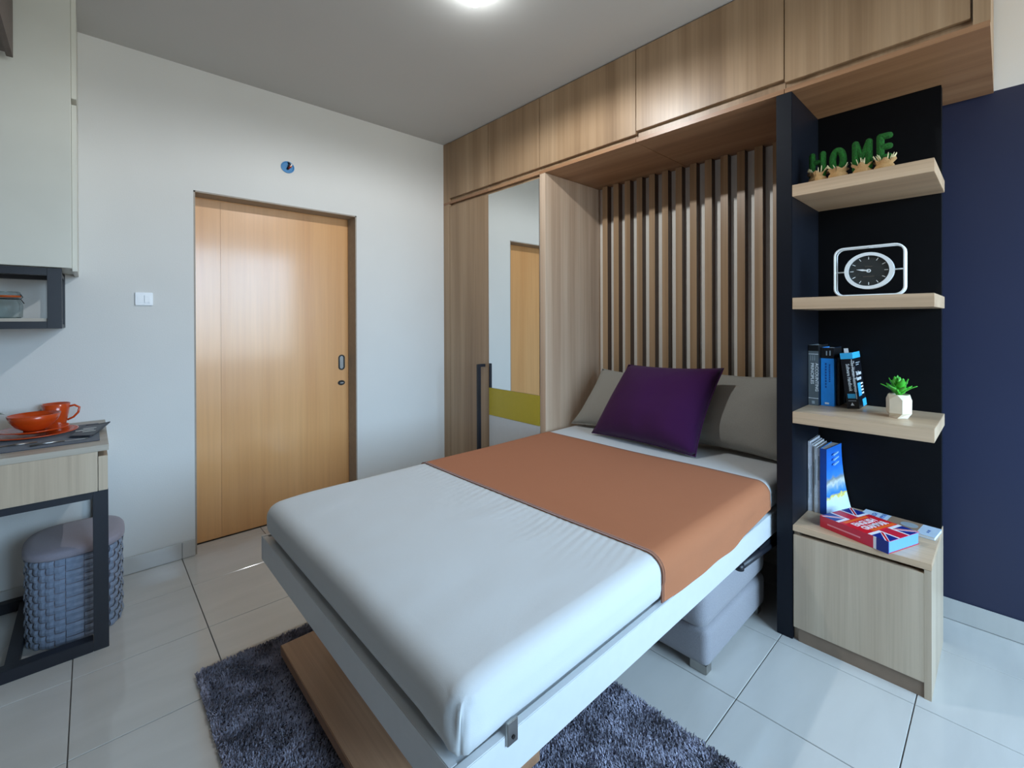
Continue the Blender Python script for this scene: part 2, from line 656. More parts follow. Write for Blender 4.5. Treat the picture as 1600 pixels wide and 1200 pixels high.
for i in range(28):
    k = (i + 1) % 28
    fs += [(i, k, 28 + k, 28 + i), (56 + i, 56 + k, k, i), (28 + i, 28 + k, 84 + k, 84 + i)]
pl.add(vs, fs)
hd = part('flush_handle', pl, 'darksteel', door, 'dark steel flush pull')
part('finger_recess', MB().add([(x, YL - .0012, z) for x, z in ovi], [tuple(range(28))]), 'chrome', hd)
lk = MB()
for r0, d0 in ((.024, .004), (.017, .007)):
    lk.prism([(hx - .002 + r0 * math.cos(2 * PI * i / 24), .826 + .7 * r0 * math.sin(2 * PI * i / 24)) for i in range(24)], 1, YL - d0, YL)
lock = part('lock_rose', lk, 'darksteel', door)
part('thumb_turn', MB().box(hx - .014, hx + .010, YL - .012, YL - .007, .822, .830, c=.001), 'chrome', lock)


def baseboard(name, segs, axis):
    r = struct(name, MB().box(*segs[0]), 'grout')
    return r


# skirting tiles: a thin bedding strip with tile pieces on it
def skirting(name, a0, a1, along, pos):
    HB = .085
    if along == 'x':
        root = struct(name, MB().box(a0, a1, pos - .003, pos - .0005, 0.0005, HB - .003), 'grout')
    else:
        root = struct(name, MB().box(pos - .003, pos - .0005, a0, a1, 0.0005, HB - .003), 'grout')
    for a, b in cuts(gx if along == 'x' else gy, a0, a1):
        if along == 'x':
            mb = MB().box(a + .001, b - .001, pos - .011, pos - .003, .002, HB, c=.001)
        else:
            mb = MB().box(pos - .011, pos - .003, a + .001, b - .001, .002, HB, c=.001)
        part('tile', mb, 'tile', root)


skirting('baseboard_back', XL + .02, XD0, 'x', 0)
skirting('baseboard_side', XD1, -.005, 'x', 0)
skirting('baseboard_right', YF + .02, -2.43, 'y', XR)

# ------------------------------------------------------------------ ceiling bulb
LX, LY, LZ = -.848, -1.474, 2.547
t = thing('ceiling_lamp', 'bare lit bulb in a white holder on the ceiling', 'lamp', (LX, LY, H))
part('ceiling_rose', MB().lathe([(.0, -.0005), (.045, -.0005), (.045, -.006), (.03, -.012), (.022, -.014), (.0, -.014)], (LX, LY, H), 24), 'plastic', t)
part('holder', MB().lathe([(.0, -.0135), (.02, -.0135), (.021, -.027), (.0, -.027)], (LX, LY, H), 20), 'plastic', t)
part('bulb', MB().lathe([(0, .030)] + [(.030 * math.sin(a), .030 * math.cos(a)) for a in [PI * k / 14 for k in range(1, 14)]] + [(0, -.030)], (LX, LY, LZ), 24), 'bulb', t, 'glowing bulb')
# the bulb throws most of its light downwards
ld = bpy.data.lights.new('bulb_light', 'SPOT')
ld.energy = LAMP_W
ld.color = (0.93, 0.97, 1.0)
ld.spot_size = math.radians(178)
ld.spot_blend = .28
ld.shadow_soft_size = .018
lo = bpy.data.objects.new('bulb_light', ld)
COL.objects.link(lo)
lo.location = (LX, LY, LZ - .050)

# ------------------------------------------------------------------ overhead cabinets over wardrobe and bed
Y1, Y2, Y3, Y4, Y5, Y6, Y7 = .0786, .5367, 1.0203, 1.6845, 2.3451, 2.8602, 2.9023
ZP = 2.127
lab = ['narrow oak overhead cabinet in the corner above the plain wardrobe door', 'oak overhead cabinet directly above the mirror door',
       'oak overhead cabinet over the left half of the bed niche', 'oak overhead cabinet over the right half of the bed niche',
       'oak overhead cabinet at the free end above the open shelves']
edges = [(0.0, Y1, Y2), (Y2, Y2, Y3), (Y3, Y3, Y4), (Y4, Y4, Y5), (Y5, Y5, Y6)]
for i, (ya, yd, yb) in enumerate(edges):
    yend = Y7 if i == 4 else yb
    t = thing('overhead_cabinet', lab[i], 'cabinet', (.3, -(ya + yend) / 2, ZP), 'oak overhead cabinets')
    g = .0012
    zt = H - .002
    b = MB()
    b.box(.02, .605, -ya - g * (i > 0), -yend + g, ZP + .018, zt)
    part('body', b, 'oak', t)
    part('bottom_board', MB().box(.0005, .605, -ya - g * (i > 0), -yend + g, ZP, ZP + .018), 'oak_h', t)
    zb = ZP + (.056 if i == 3 else .042)
    part('door', MB().box(0, .0195, -yd - .0015, -yb + .0015, zb, zt - .004, c=.001), 'oak', t)
    if i == 0:
        part('filler', MB().box(.0, .0195, -.001, -Y1 + .0005, ZP + .018, zt), 'oak', t)
    if i == 4:
        part('end_panel', MB().box(.0, .0195, -Y6 - .004, -Y7, ZP + .018, zt), 'oak', t)

# ------------------------------------------------------------------ wardrobe
t = thing('wardrobe', 'tall oak wardrobe with a plain door and a mirror door in the corner', 'wardrobe', (.3, -.5, 0))
part('body', MB().box(.02, .605, -.001, -Y3 + .001, 0.0, ZP - .002), 'oak', t)
part('filler', MB().box(.0, .0195, -.001, -Y1 + .0015, .0, ZP - .002), 'oak', t)
dr = part('door', MB().box(.0, .0195, -Y1 - .001, -Y2 + .0015, .07, ZP - .022, c=.001), 'oak', t, 'plain oak door')
hb = MB().box(-.062, -.038, -.478, -.500, .22, .945, c=.002).box(-.04, 0, -.478, -.500, .927, .945).box(-.04, 0, -.478, -.500, .22, .238)
part('handle', hb, 'blackmetal', dr, 'long black bar handle')
dr = part('door', MB().box(.004, .0195, -Y2 - .0015, -Y3 + .0015, .07, ZP - .022, c=.001), 'white_lam', t, 'mirror door with mustard and white panels')
part('mirror', MB().box(-.001, .0035, -Y2 - .003, -Y3 + .003, .788, ZP - .024), 'mirror', dr)
part('mustard_panel', MB().box(-.001, .0035, -Y2 - .003, -Y3 + .003, .602, .786), 'yellow', dr)
part('white_panel', MB().box(-.001, .0035, -Y2 - .003, -Y3 + .003, .075, .600), 'white_lam', dr)

# ------------------------------------------------------------------ bed niche
t = thing('bed_niche', 'oak bed niche with vertical slatted headboard wall', 'bed niche', (.3, -1.67, 0))
part('side_panel', MB().box(0, .56, -Y3 - .001, -1.066, 0.0, ZP - .001, c=.001), M.setdefault('niche_oak_lit', wood('oak laminate with light painted in', (214, 190, 166), (203, 177, 152), (188, 160, 135), 'z', band=14)), t)  # same oak laminate, with the light on this panel painted into a paler colour
bk = part('back_panel', MB().box(.545, .56, -1.067, -2.315, 0.0, ZP - .001), 'nicheback', t)
SW, SF = .039, .502
for k in range(-4, 11):
    y1 = -1.414 - .0857 * k
    y0 = y1 + SW
    y0 = min(y0, -1.0675)
    if y0 - y1 < .008:
        continue
    y1 = max(y1, -2.3145)
    mb = MB()
    mb.box(SF, .5445, y0, y1, .30, ZP - .002)
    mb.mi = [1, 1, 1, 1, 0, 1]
    part('slat', mb, ['slatwood', 'slatedge_shade'], bk)

# ------------------------------------------------------------------ tower shelf
YC0, YC1, YS = 2.3162, 2.3715, 2.777
XB = .365
t = thing('tower_shelf', 'black open tower shelf with three pale oak boards', 'shelf unit', (.2, -2.57, 0))
part('upright', MB().box(0, .60, -YC0, -YC1, 0, ZP - .001, c=.0015), 'navypanel', t, 'blue black upright panel')
part('back_panel', MB().box(XB, .41, -YC1 - .0005, -2.768, .4465, ZP - .001), 'blackpanel', t, 'black back panel')
for z in (1.718, 1.282, .8415):
    part('shelf_board', MB().box(0.0, XB - .0005, -YC1 - .0005, -YS, z, z + .0445, c=.001), 'pale_h', t)
t = thing('drawer_cabinet', 'pale oak drawer cabinet on the floor under the shelves', 'cabinet', (.2, -2.57, 0))
part('top', MB().box(0.0, .41, -YC1 - .001, -2.770, .424, .446, c=.001), 'pale_h', t)
part('side_panel', MB().box(.001, .41, -2.752, -2.770, 0.0, .4235), 'pale', t)
part('side_panel', MB().box(.02, .41, -YC1 - .001, -YC1 - .018, 0.0, .4235), 'pale', t)
part('back', MB().box(.395, .41, -YC1 - .0185, -2.7515, 0.0, .4235), 'pale', t)
part('drawer_front', MB().box(.0, .018, -YC1 - .003, -2.7515, .052, .410, c=.001), 'pale', t)
part('drawer_box', MB().box(.019, .36, -YC1 - .022, -2.748, .06, .40), 'pale', t)
part('plinth', MB().box(.006, .024, -YC1 - .0185, -2.7515, 0.0, .051), flat('brown plinth laminate', (132, 112, 94), .5), t, 'darker plinth board')

# ------------------------------------------------------------------ rug
RX0, RX1, RY0, RY1 = -1.735, -.695, -1.01, -2.75
t = thing('rug', 'dark blue grey shaggy rug on the tiles under the bed', 'rug', (-1.2, -1.9, 0))


def rr_out(x, y):
    return True


part('backing', MB().rbox(RX0 + .004, RX1 - .004, RY0 - .004, RY1 + .004, 0.0005, .012, .005, (10, 14, 1)), 'rug', t)
rng = np.random.default_rng(3)
NB = 170000
px = rng.uniform(RX0, RX1, NB)
py = rng.uniform(RY1, RY0, NB)
ln = rng.uniform(.008, .016, NB)
ang = rng.uniform(0, 2 * PI, NB)
# tufts lean together in clumps
cl = np.array([noise.noise(Vector((a * 16, b * 16, 0))) for a, b in zip(px, py)]) * 4
ang = cl + rng.normal(0, 1.3, NB)
lean = rng.uniform(.2, .9, NB) * ln * .8
wd = rng.uniform(.0012, .0024, NB)
ca, sa = np.cos(ang), np.sin(ang)
z0 = .010
V = np.zeros((NB, 5, 3))
V[:, 0] = np.stack([px - sa * wd, py + ca * wd, np.full(NB, z0)], 1)
V[:, 1] = np.stack([px + sa * wd, py - ca * wd, np.full(NB, z0)], 1)
V[:, 2] = np.stack([px + sa * wd + ca * lean * .4, py - ca * wd + sa * lean * .4, z0 + ln * .5], 1)
V[:, 3] = np.stack([px - sa * wd + ca * lean * .4, py + ca * wd + sa * lean * .4, z0 + ln * .5], 1)
V[:, 4] = np.stack([px + ca * lean, py + sa * lean, z0 + ln * .75], 1)
V[:, :, 0] -= -1.2
V[:, :, 1] -= -1.9
me = bpy.data.meshes.new('pile')
base = np.arange(NB)[:, None] * 5
loops = np.concatenate([base + np.array([0, 1, 2, 3]), base + np.array([3, 2, 4])], 1).ravel()
me.vertices.add(NB * 5)
me.vertices.foreach_set('co', V.ravel())
me.loops.add(NB * 7)
me.loops.foreach_set('vertex_index', loops)
me.polygons.add(NB * 2)
st = np.zeros(NB * 2, int)
st[0::2] = np.arange(NB) * 7
st[1::2] = np.arange(NB) * 7 + 4
me.polygons.foreach_set('loop_start', st)
me.update(calc_edges=True)
me.validate()
pm, nt, b = base_mat('rug pile')
ge = N(nt, 'ShaderNodeNewGeometry')
nz = N(nt, 'ShaderNodeTexNoise')
nz.inputs['Scale'].default_value = 14
nz.inputs['Detail'].default_value = 5
nt.links.new(ge.outputs['Position'], nz.inputs['Vector'])
r = N(nt, 'ShaderNodeValToRGB')
r.color_ramp.elements[0].position = .3
r.color_ramp.elements[1].position = .72
r.color_ramp.elements[0].color = (*lin((92, 91, 106)), 1)
r.color_ramp.elements[1].color = (*lin((178, 178, 198)), 1)
nt.links.new(nz.outputs['Fac'], r.inputs[0])
nt.links.new(r.outputs[0], b.inputs['Base Color'])
b.inputs['Roughness'].default_value = .8
b.inputs['Sheen Weight'].default_value = .3
me.materials.append(pm)
po = bpy.data.objects.new('pile', me)
COL.objects.link(po)
po.parent = t
po['kind'] = 'stuff'

# ------------------------------------------------------------------ sofa under the bed
t = thing('sofa', 'low grey fabric sofa tucked under the fold-down bed', 'sofa', (-.15, -1.7, 0))
part('base', MB().rbox(-.44, .12, -1.15, -2.236, .028, .168, .028, (10, 18, 4)), 'sofa', t)
part('seat_cushion', MB().rbox(-.47, .12, -1.16, -2.240, .166, .345, .045, (10, 18, 4)), 'sofa', t)
for x in (-.415, .07):
    for y in (-1.20, -2.205):
        part('foot', MB().box(x - .012, x + .03, y - .020, y + .04, 0.0, .034, c=.002), 'chrome', t)

# ------------------------------------------------------------------ fold-down bed
BY0, BY1, BX0, BX1 = -1.078, -2.292, -1.54, .47
t = thing('fold_down_bed', 'white fold-down wall bed frame standing on a walnut foot board', 'bed', (-.5, -1.69, 0))
part('side_rail', MB().box(BX0, BX1, BY1, BY1 + .018, .370, .457, c=.0015), 'white_lam', t)
part('side_rail', MB().box(BX0, BX1, BY0 - .018, BY0, .370, .457, c=.0015), 'white_lam', t)
part('foot_rail', MB().box(BX0, BX0 + .018, BY1 + .0185, BY0 - .0185, .370, .457, c=.0015), 'white_lam', t)
part('base_board', MB().box(BX0 + .0185, BX1, BY1 + .0185, BY0 - .0185, .378, .452), 'white_lam', t)
part('foot_board', MB().box(-1.50, -1.10, -1.16, -2.07, .040, .075, c=.002), 'legwood', t, 'walnut board on the rug')
for y in (-1.25, -1.98):
    part('leg', MB().box(-1.33, -1.27, y - .02, y + .02, .074, .379, c=.002), 'legwood', t)
for y in (-1.25, -1.98):
    part('glide', MB().box(-1.44, -1.16, y - .03, y + .03, .001, .041), 'blackmetal', t)
# folding strut and latch on the right rail
st_ = part('strut', MB().tube([(-.27, -2.282, .352), (.08, -2.282, .322)], .014, 10), 'blackmetal', t, 'black folding strut')
part('knuckle', MB().lathe([(0, -.01), (.016, -.01), (.016, .01), (0, .01)], (-.285, -2.282, .353), 14), 'blackmetal', st_)
part('strut_arm', MB().box(-.10, .45, -2.276, -2.288, .325, .358), 'blackmetal', st_)
lt = part('latch_plate', MB().box(-1.425, -1.398, BY1 - .006, BY1, .438, .482, c=.001), 'chrome', t, 'small steel latch plate')
part('screw', MB().prism([(-1.411 + .004 * math.cos(2 * PI * i / 10), .452 + .004 * math.sin(2 * PI * i / 10)) for i in range(10)], 1, BY1 - .008, BY1 - .006), 'darksteel', lt)

# mattress
MZ0, MZ1 = .4575, .588


def mfn(p):
    q = p.copy()
    u = (p.x + 1.54) / 2.0
    n1 = noise.noise(Vector((p.x * 2.2, p.y * 2.2, 1.3)))
    n2 = noise.noise(Vector((p.x * 6 + p.y * 3, p.y * 11 - p.x * 2, 4.1)))
    w = min(1.0, max(0.0, (p.z - .49) / .08))
    w = w * w * (3 - 2 * w)
    q.z += (n1 * .004 + n2 * .0012) * w
    # the open foot end is softer and rounder
    e = max(0, (-1.36 - p.x) / .16)
    q.z -= e * e * .010 * w
    q.y += n2 * .002 * (1 - w)
    # fine pull wrinkles running away from the throw
    near = -.86 - p.x
    if near > -.05:
        ph = p.y * 210 + 5 * noise.noise(Vector((p.x * 4, p.y * 5, 2.0))) + near * 40
        q.z += .0011 * math.sin(ph) * math.exp(-max(0, near) / .10) * w * (.4 + .6 * abs(noise.noise(Vector((p.y * 6, 1, 3)))))
    # gathered creases at the near foot corner
    dx, dy = p.x - BX0, p.y - BY1
    d = math.hypot(dx, dy)
    if d < .16:
        a = math.atan2(dy, dx)
        k = (1 - d / .16) ** 1.5
        g = math.sin(a * 16 + p.z * 30) * .0030 * k * min(1, max(0, (MZ1 - p.z) / .03))
        q.x -= g + .010 * k * (1 - w)
        q.y -= g + .010 * k * (1 - w)
        q.z -= .001 * k * (1 - w)
    return q


t = thing('mattress', 'white fitted-sheet mattress on the fold-down bed', 'mattress', (-.5, -1.69, MZ0))
part('mattress_body', MB().rbox(BX0 + .007, BX1 - .01, BY0 - .004, BY1 - .001, MZ0, MZ1, .045, (110, 230, 6), mfn), 'sheet', t)
# terracotta throw across the bed
t = thing('bed_throw', 'terracotta bed throw laid across the mattress', 'throw', (-.42, -1.69, MZ1))


def throw_path(off, drop):
    """cross-section in (y,z): left drop, over the top, right drop"""
    pts = []
    r = .045 + off
    yl, yr = BY0 - .004 - .045, BY1 - .001 + .045
    zt = MZ1 - .045
    for i in range(5):
        pts.append((yl + r, zt - .05 + .05 * i / 5))
    for i in range(9):
        a = PI / 2 * i / 8
        pts.append((yl + r * math.cos(a), zt + r * math.sin(a)))
    for i in range(1, 30):
        pts.append((yl + (yr - yl) * i / 30, zt + r))
    for i in range(9):
        a = PI / 2 * i / 8
        pts.append((yr - r * math.sin(a), zt + r * math.cos(a)))
    for i in range(1, 9):
        pts.append((yr - r, zt - drop * i / 8))
    return pts


def throw_sheet(xa, xb, nx, off0, off1):
    rows0, rows1 = [], []
    for i in range(nx + 1):
        x = xa + (xb - xa) * i / nx
        dr = .083 + .006 * math.sin(x * 9) + .002 * math.sin(x * 31 + 1)
        dr -= .03 * max(0, (x + .25) / .25) if x > -.25 else 0
        for rows, off in ((rows0, off0), (rows1, off1)):
            row = []
            for k, (y, z) in enumerate(throw_path(off, dr)):
                n1 = noise.noise(Vector((x * 2.2, y * 2.2, 1.3)))
                zz = z + (n1 * .004 if z > .53 else 0)
                row.append((x + .012 * math.sin(y * 2.0 + .6), y + .003 * math.sin(x * 20) * (z < .52), zz))
            rows.append(row)
    return rows0, rows1


def sheet_mesh(rows0, rows1):
    mb = MB()
    n, k = len(rows0), len(rows0[0])
    vs = [p for r_ in rows0 for p in r_] + [p for r_ in rows1 for p in r_]
    o = n * k
    fs = []
    for i in range(n - 1):
        for j_ in range(k - 1):
            a, b_, c_, d_ = i * k + j_, (i + 1) * k + j_, (i + 1) * k + j_ + 1, i * k + j_ + 1
            fs.append((a, d_, c_, b_))
            fs.append((o + a, o + b_, o + c_, o + d_))
    for i in range(n - 1):
        for j_ in (0, k - 1):
            a, b_ = i * k + j_, (i + 1) * k + j_
            fs.append((a, b_, o + b_, o + a))
    for j_ in range(k - 1):
        for i in (0, n - 1):
            a, b_ = i * k + j_, i * k + j_ + 1
            fs.append((a, b_, o + b_, o + a))
    return mb.add(vs, fs, 0, True)


TX0, TX1 = -.862, -.02
part('cloth', sheet_mesh(*throw_sheet(TX0, TX1, 40, .0015, .0045)), 'runner', t)
for dx, w in ((.0, .004), (.010, .002)):
    part('hem', sheet_mesh(*throw_sheet(TX0 + dx - .0005, TX0 + dx + w, 1, .0042, .0052)), 'runnerhem', t)


# ------------------------------------------------------------------ pillows
def pillow(name, label, cat, corners, th, mat, group=None, seed=0, back=1.0, pinch=.09):
    BL, BR, TR, TL = [Vector(c) for c in corners]
    n = 26
    nrm = (BR - BL).cross(TL - BL).normalized()
    if nrm.x > 0:
        nrm = -nrm
    ctr = (BL + BR + TL + TR) / 4
    mb = MB()
    vs = []
    for side in (1, -1):
        for i in range(n + 1):
            for k in range(n + 1):
                u, v = -1 + 2 * i / n, -1 + 2 * k / n
                # concave sides between the pointed corners
                uu = u * (1 - pinch * (1 - v * v) * abs(u))
                vv = v * (1 - pinch * (1 - u * u) * abs(v))
                s, tt = (uu + 1) / 2, (vv + 1) / 2
                p = BL * (1 - s) * (1 - tt) + BR * s * (1 - tt) + TR * s * tt + TL * (1 - s) * tt
                h = (max(0, 1 - abs(u) ** 2.6) * max(0, 1 - abs(v) ** 2.6)) ** .52
                nz_ = noise.noise(Vector((u * 1.7 + seed, v * 1.7, side))) * .10 + noise.noise(Vector((u * 5 + seed, v * 4, side))) * .035
                h *= (1 + nz_)
                p = p + nrm * side * h * th * (1 if side > 0 else back)
                vs.append(p)
    m_ = (n + 1) ** 2
    fs = []
    for i in range(n):
        for k in range(n):
            a, b_, c_, d_ = i * (n + 1) + k, (i + 1) * (n + 1) + k, (i + 1) * (n + 1) + k + 1, i * (n + 1) + k + 1
            fs.append((a, b_, c_, d_))
            fs.append((m_ + a, m_ + d_, m_ + c_, m_ + b_))
    mb.add(vs, fs, 0, True)
    base = ((BL + BR) / 2)
    t = thing(name, label, cat, base, group)
    o = part('cover', mb, mat, t)
    bm = bmesh.new()
    bm.from_mesh(o.data)
    bmesh.ops.remove_doubles(bm, verts=bm.verts, dist=.0003)
    bmesh.ops.recalc_face_normals(bm, faces=bm.faces)
    bm.to_mesh(o.data)
    bm.free()
    # piped seam around the edge
    ring = []
    for e in range(4):
        for i in range(n):
            s = -1 + 2 * i / n
            u, v = ((s, -1), (1, s), (-s, 1), (-1, -s))[e]
            uu = u * (1 - pinch * (1 - v * v) * abs(u))
            vv = v * (1 - pinch * (1 - u * u) * abs(v))
            a, b_ = (uu + 1) / 2, (vv + 1) / 2
            ring.append(BL * (1 - a) * (1 - b_) + BR * a * (1 - b_) + TR * a * b_ + TL * (1 - a) * b_)
    part('seam', MB().tube(ring, .003, 6, closed=True), mat, t)
    return t


pillow('pillow', 'grey linen pillow left of the purple cushion, by the oak side panel', 'pillow',
       [(.20, -1.10, .603), (.23, -1.69, .603), (.43, -1.66, .93), (.425, -1.17, .93)], .075, 'greypillow', 'grey pillows against the slats', 1, .85)
pillow('pillow', 'grey linen pillow right of the purple cushion, by the black upright', 'pillow',
       [(.27, -1.73, .603), (.27, -2.285, .603), (.42, -2.285, .975), (.43, -1.77, .965)], .075, 'greypillow', 'grey pillows against the slats', 5, .8)
pillow('cushion', 'square purple cushion leaning in front of the two grey pillows', 'cushion',
       [(.095, -1.335, .603), (.085, -1.945, .600), (.27, -2.00, 1.005), (.285, -1.455, .985)], .115, 'purple', None, 9, .25, pinch=.06)

# ------------------------------------------------------------------ kitchen side: stacked wall cabinets
XK = -2.052
z0_, z1_ = 1.462, H - .002
for c_ in range(2):
    x1_ = XK - c_ * .47
    x0_ = x1_ - .468
    t = thing('wall_cabinet', ('tall cream wall cabinet above the metal rack, nearest the door', 'tall cream wall cabinet at the far left of the kitchen wall')[c_], 'cabinet', ((x0_ + x1_) / 2, -.17, z0_), 'cream wall cabinets')
    part('body', MB().box(x0_, x1_, -.001, -.33, z0_, z1_, c=.001), 'cream_lam', t)
    part('door', MB().box(x0_ + .001, x1_ - .001, -.333, -.351, z0_, z1_ - .003, c=.001), 'cream_lam', t)
    if c_ == 0:
        part('side_panel', MB().box(x1_ + .0005, x1_ + .016, -.001, -.315, 2.165, z1_, c=.001), 'cream_lam', t)
        part('side_panel', MB().box(x1_ + .0005, x1_ + .016, -.001, -.315, z0_ - .010, 2.140, c=.001), 'cream_lam', t)

# dark cabinet further to the left, nearer the camera
t = thing('tall_cabinet', 'dark taupe overhead cabinet cut off by the top left corner', 'cabinet', (-2.5, -.75, 2.14))
part('body', MB().box(-2.98, -2.225, -.40, -1.02, 2.25, H - .002, c=.001), flat('dark taupe laminate', (98, 84, 78), .5), t)
part('door', MB().box(-2.224, -2.206, -.402, -1.018, 2.235, H - .004, c=.001), flat('dark taupe front', (92, 78, 72), .5), t)

# open black metal rack under the wall cabinets
RX, RZ0, RZ1, RYF = -2.082, 1.216, 1.460, -.335
t = thing('metal_rack', 'open black metal rack under the cream wall cabinet', 'rack', (-2.5, -.17, RZ0))
q = .042
for y in (RYF, -.002 - q):
    part('post', MB().box(RX - q, RX, y, y + q, RZ0, RZ1 - .0005, c=.001), 'blackmetal', t)
    part('post', MB().box(-2.98, -2.98 + q, y, y + q, RZ0, RZ1 - .0005, c=.001), 'blackmetal', t)
    for z in (RZ0, RZ1 - .030):
        part('rail', MB().box(-2.98 + q + .0005, RX - q - .0005, y + .002, y + q - .004, z, z + .0285, c=.001), 'blackmetal', t)
for x in (RX - q, -2.98):
    for z in (RZ0, RZ1 - .03):
        part('side_rail', MB().box(x + .008, x + q - .002, RYF + q + .0005, -.002 - q - .0005, z, z + .016, c=.001), 'blackmetal', t)
part('shelf_board', MB().box(-2.975, RX - .008, RYF + q + .001, -.003, RZ0 + .029, RZ0 + .041), 'pale_x', t)
part('shelf_lip', MB().box(-2.93, RX - q - .001, RYF + .010, RYF + q, RZ0 + .029, RZ0 + .041), 'pale_x', t)


# glass jars on the rack
def jar(label, x, y, z, s=1.0):
    t = thing('glass_jar', label, 'jar', (x, y, z), 'clip-top jars on the rack')
    out = [(.0, .001), (.036, .001), (.042, .006), (.043, .05), (.041, .062), (.034, .074), (.033, .084)]
    part('jar_body', MB().lathe([(r * s, h * s) for r, h in out], (x, y, z), 28, close=False), 'jarglass', t)
    part('jar_base', MB().lathe([(0, .002 * s), (.037 * s, .002 * s), (.037 * s, .006 * s), (0, .006 * s)], (x, y, z), 28), 'jarglass', t)
    part('seal_ring', MB().lathe([(.030 * s, .085 * s), (.037 * s, .085 * s), (.037 * s, .092 * s), (.030 * s, .092 * s)], (x, y, z), 28, close=False), 'seal', t, 'orange rubber seal')
    part('lid', MB().lathe([(0, .0925 * s), (.036 * s, .0925 * s), (.036 * s, .104 * s), (.030 * s, .108 * s), (0, .108 * s)], (x, y, z), 28), 'jarglass', t)
    wr = MB().tube([(x + .0345 * s * math.cos(a), y + .0345 * s * math.sin(a), z + .079 * s) for a in [2 * PI * i / 28 for i in range(28)]], .0016, 6, closed=True)
    wr.tube([(x + .035 * s, y - .004, z + .098 * s), (x + .042 * s, y - .006, z + .086 * s), (x + .036 * s, y - .006, z + .078 * s), (x + .046 * s, y - .008, z + .06 * s)], .0016, 6)
    part('wire_clip', wr, 'darksteel', t)


jz = RZ0 + .0415
jar('clip-top glass jar nearest the right end of the metal rack', -2.245, -.17, jz, 1.02)
jar('clip-top glass jar second from the right end of the metal rack', -2.315, -.24, jz, 1.08)

# ------------------------------------------------------------------ desk
DX1, DYF, DZ = -1.948, -.607, .775
t = thing('desk', 'pale oak desk on a black metal frame against the white wall', 'desk', (-2.5, -.3, 0))
part('top', MB().box(-2.98, DX1, DYF, -.002, DZ - .022, DZ, c=.001), 'pale_x', t)
part('drawer_front', MB().box(-2.60, DX1 - .032, DYF + .001, DYF + .019, .603, DZ - .0225, c=.001), 'pale', t)
part('drawer_front', MB().box(-2.97, -2.603, DYF + .001, DYF + .019, .603, DZ - .0225, c=.001), 'pale', t)
part('side_panel', MB().box(DX1 - .030, DX1 - .003, DYF + .003, -.003, .603, DZ - .042, c=.001), 'pale', t)
part('drawer_box', MB().box(-2.96, DX1 - .031, DYF + .02, -.01, .61, DZ - .0235), 'pale_x', t)
f_ = .044
XF1 = DX1 - .002
for x in (XF1 - f_, -2.97):
    for y in (DYF + .004, -.004 - f_):
        part('leg', MB().box(x, x + f_, y, y + f_, 0.0, .6025, c=.0015), 'blackmetal', t)
for y in (DYF + .004, -.004 - f_):
    part('top_rail', MB().box(-2.97 + f_, XF1 - f_ - .0005, y, y + f_, .576, .602, c=.0015), 'blackmetal', t)
    part('floor_rail', MB().box(-2.97 + f_, XF1 - f_ - .0005, y, y + f_, .0, .044, c=.0015), 'blackmetal', t)
part('cross_rail', MB().box(-2.226, -2.190, DYF + .004 + f_ + .0005, -.004 - f_ - .0005, .0, .036, c=.0015), 'blackmetal', t)

# woven basket under the desk
bx, by, brx, bry, bh = -2.045, -.315, .150, .170, .335
t = thing('storage_basket', 'blue grey woven basket with a lid under the desk', 'basket', (bx, by, 0))
nseg, rows = 34, 13


def sup(a, rx, ry, e=.72):
    c_, s_ = math.cos(a), math.sin(a)
    return rx * math.copysign(abs(c_) ** e, c_), ry * math.copysign(abs(s_) ** e, s_)


mb = MB()
mb.add([(bx + sup(2 * PI * i / 60, brx - .012, bry - .012)[0], by + sup(2 * PI * i / 60, brx - .012, bry - .012)[1], z) for z in (.001, bh) for i in range(60)],
       [tuple(range(60))[::-1], tuple(range(60, 120))] + [(i, (i + 1) % 60, 60 + (i + 1) % 60, 60 + i) for i in range(60)], 0, True)
part('basket_core', mb, 'basketlid', t)
mb = MB()
for rr in range(rows):
    za = .002 + (bh - .004) * rr / rows
    zb_ = .002 + (bh - .004) * (rr + 1) / rows - .0015
    for s_ in range(nseg):
        a0, a1 = 2 * PI * s_ / nseg, 2 * PI * (s_ + .95) / nseg
        hi_ = .0 if (rr + s_) % 2 else -.0035
        vs = []
        for z, ins in ((za, .003), ((za + zb_) / 2, 0), (zb_, .003)):
            for a in (a0, (a0 + a1) / 2, a1):
                ex = sup(a, brx + hi_ - ins - (.002 if a != (a0 + a1) / 2 else 0), bry + hi_ - ins - (.002 if a != (a0 + a1) / 2 else 0))
                vs.append((bx + ex[0], by + ex[1], z))
        mb.add(vs, [(0, 1, 4, 3), (1, 2, 5, 4), (3, 4, 7, 6), (4, 5, 8, 7)], 0, False)
part('weave', mb, 'basket', t, kind='stuff')
mb = MB()
prof = [(1.0, .0), (1.02, .004), (1.02, .022), (.98, .030), (.80, .036), (.4, .039), (.05, .040)]
vs = []
for s_, z in prof:
    for i in range(60):
        ex = sup(2 * PI * i / 60, brx * s_, bry * s_)
        vs.append((bx + ex[0], by + ex[1], bh + .001 + z))
fs = [tuple(range(60))[::-1], tuple(360 + i for i in range(60))]
for k in range(len(prof) - 1):
    for i in range(60):
        i2 = (i + 1) % 60
        fs.append((k * 60 + i, k * 60 + i2, (k + 1) * 60 + i2, (k + 1) * 60 + i))
mb.add(vs, fs, 0, True)
part('lid', mb, 'basketlid', t, 'mauve grey lid')

# things on the desk
Z0 = DZ
solo('placemat', MB().box(-2.42, -1.972, -.10, -.512, Z0 + .0003, Z0 + .003, c=.001), 'placemat', 'dark grey placemat on the desk top', 'placemat', (-2.2, -.3, Z0))
zm = Z0 + .0032
pc = (-2.168, -.235)


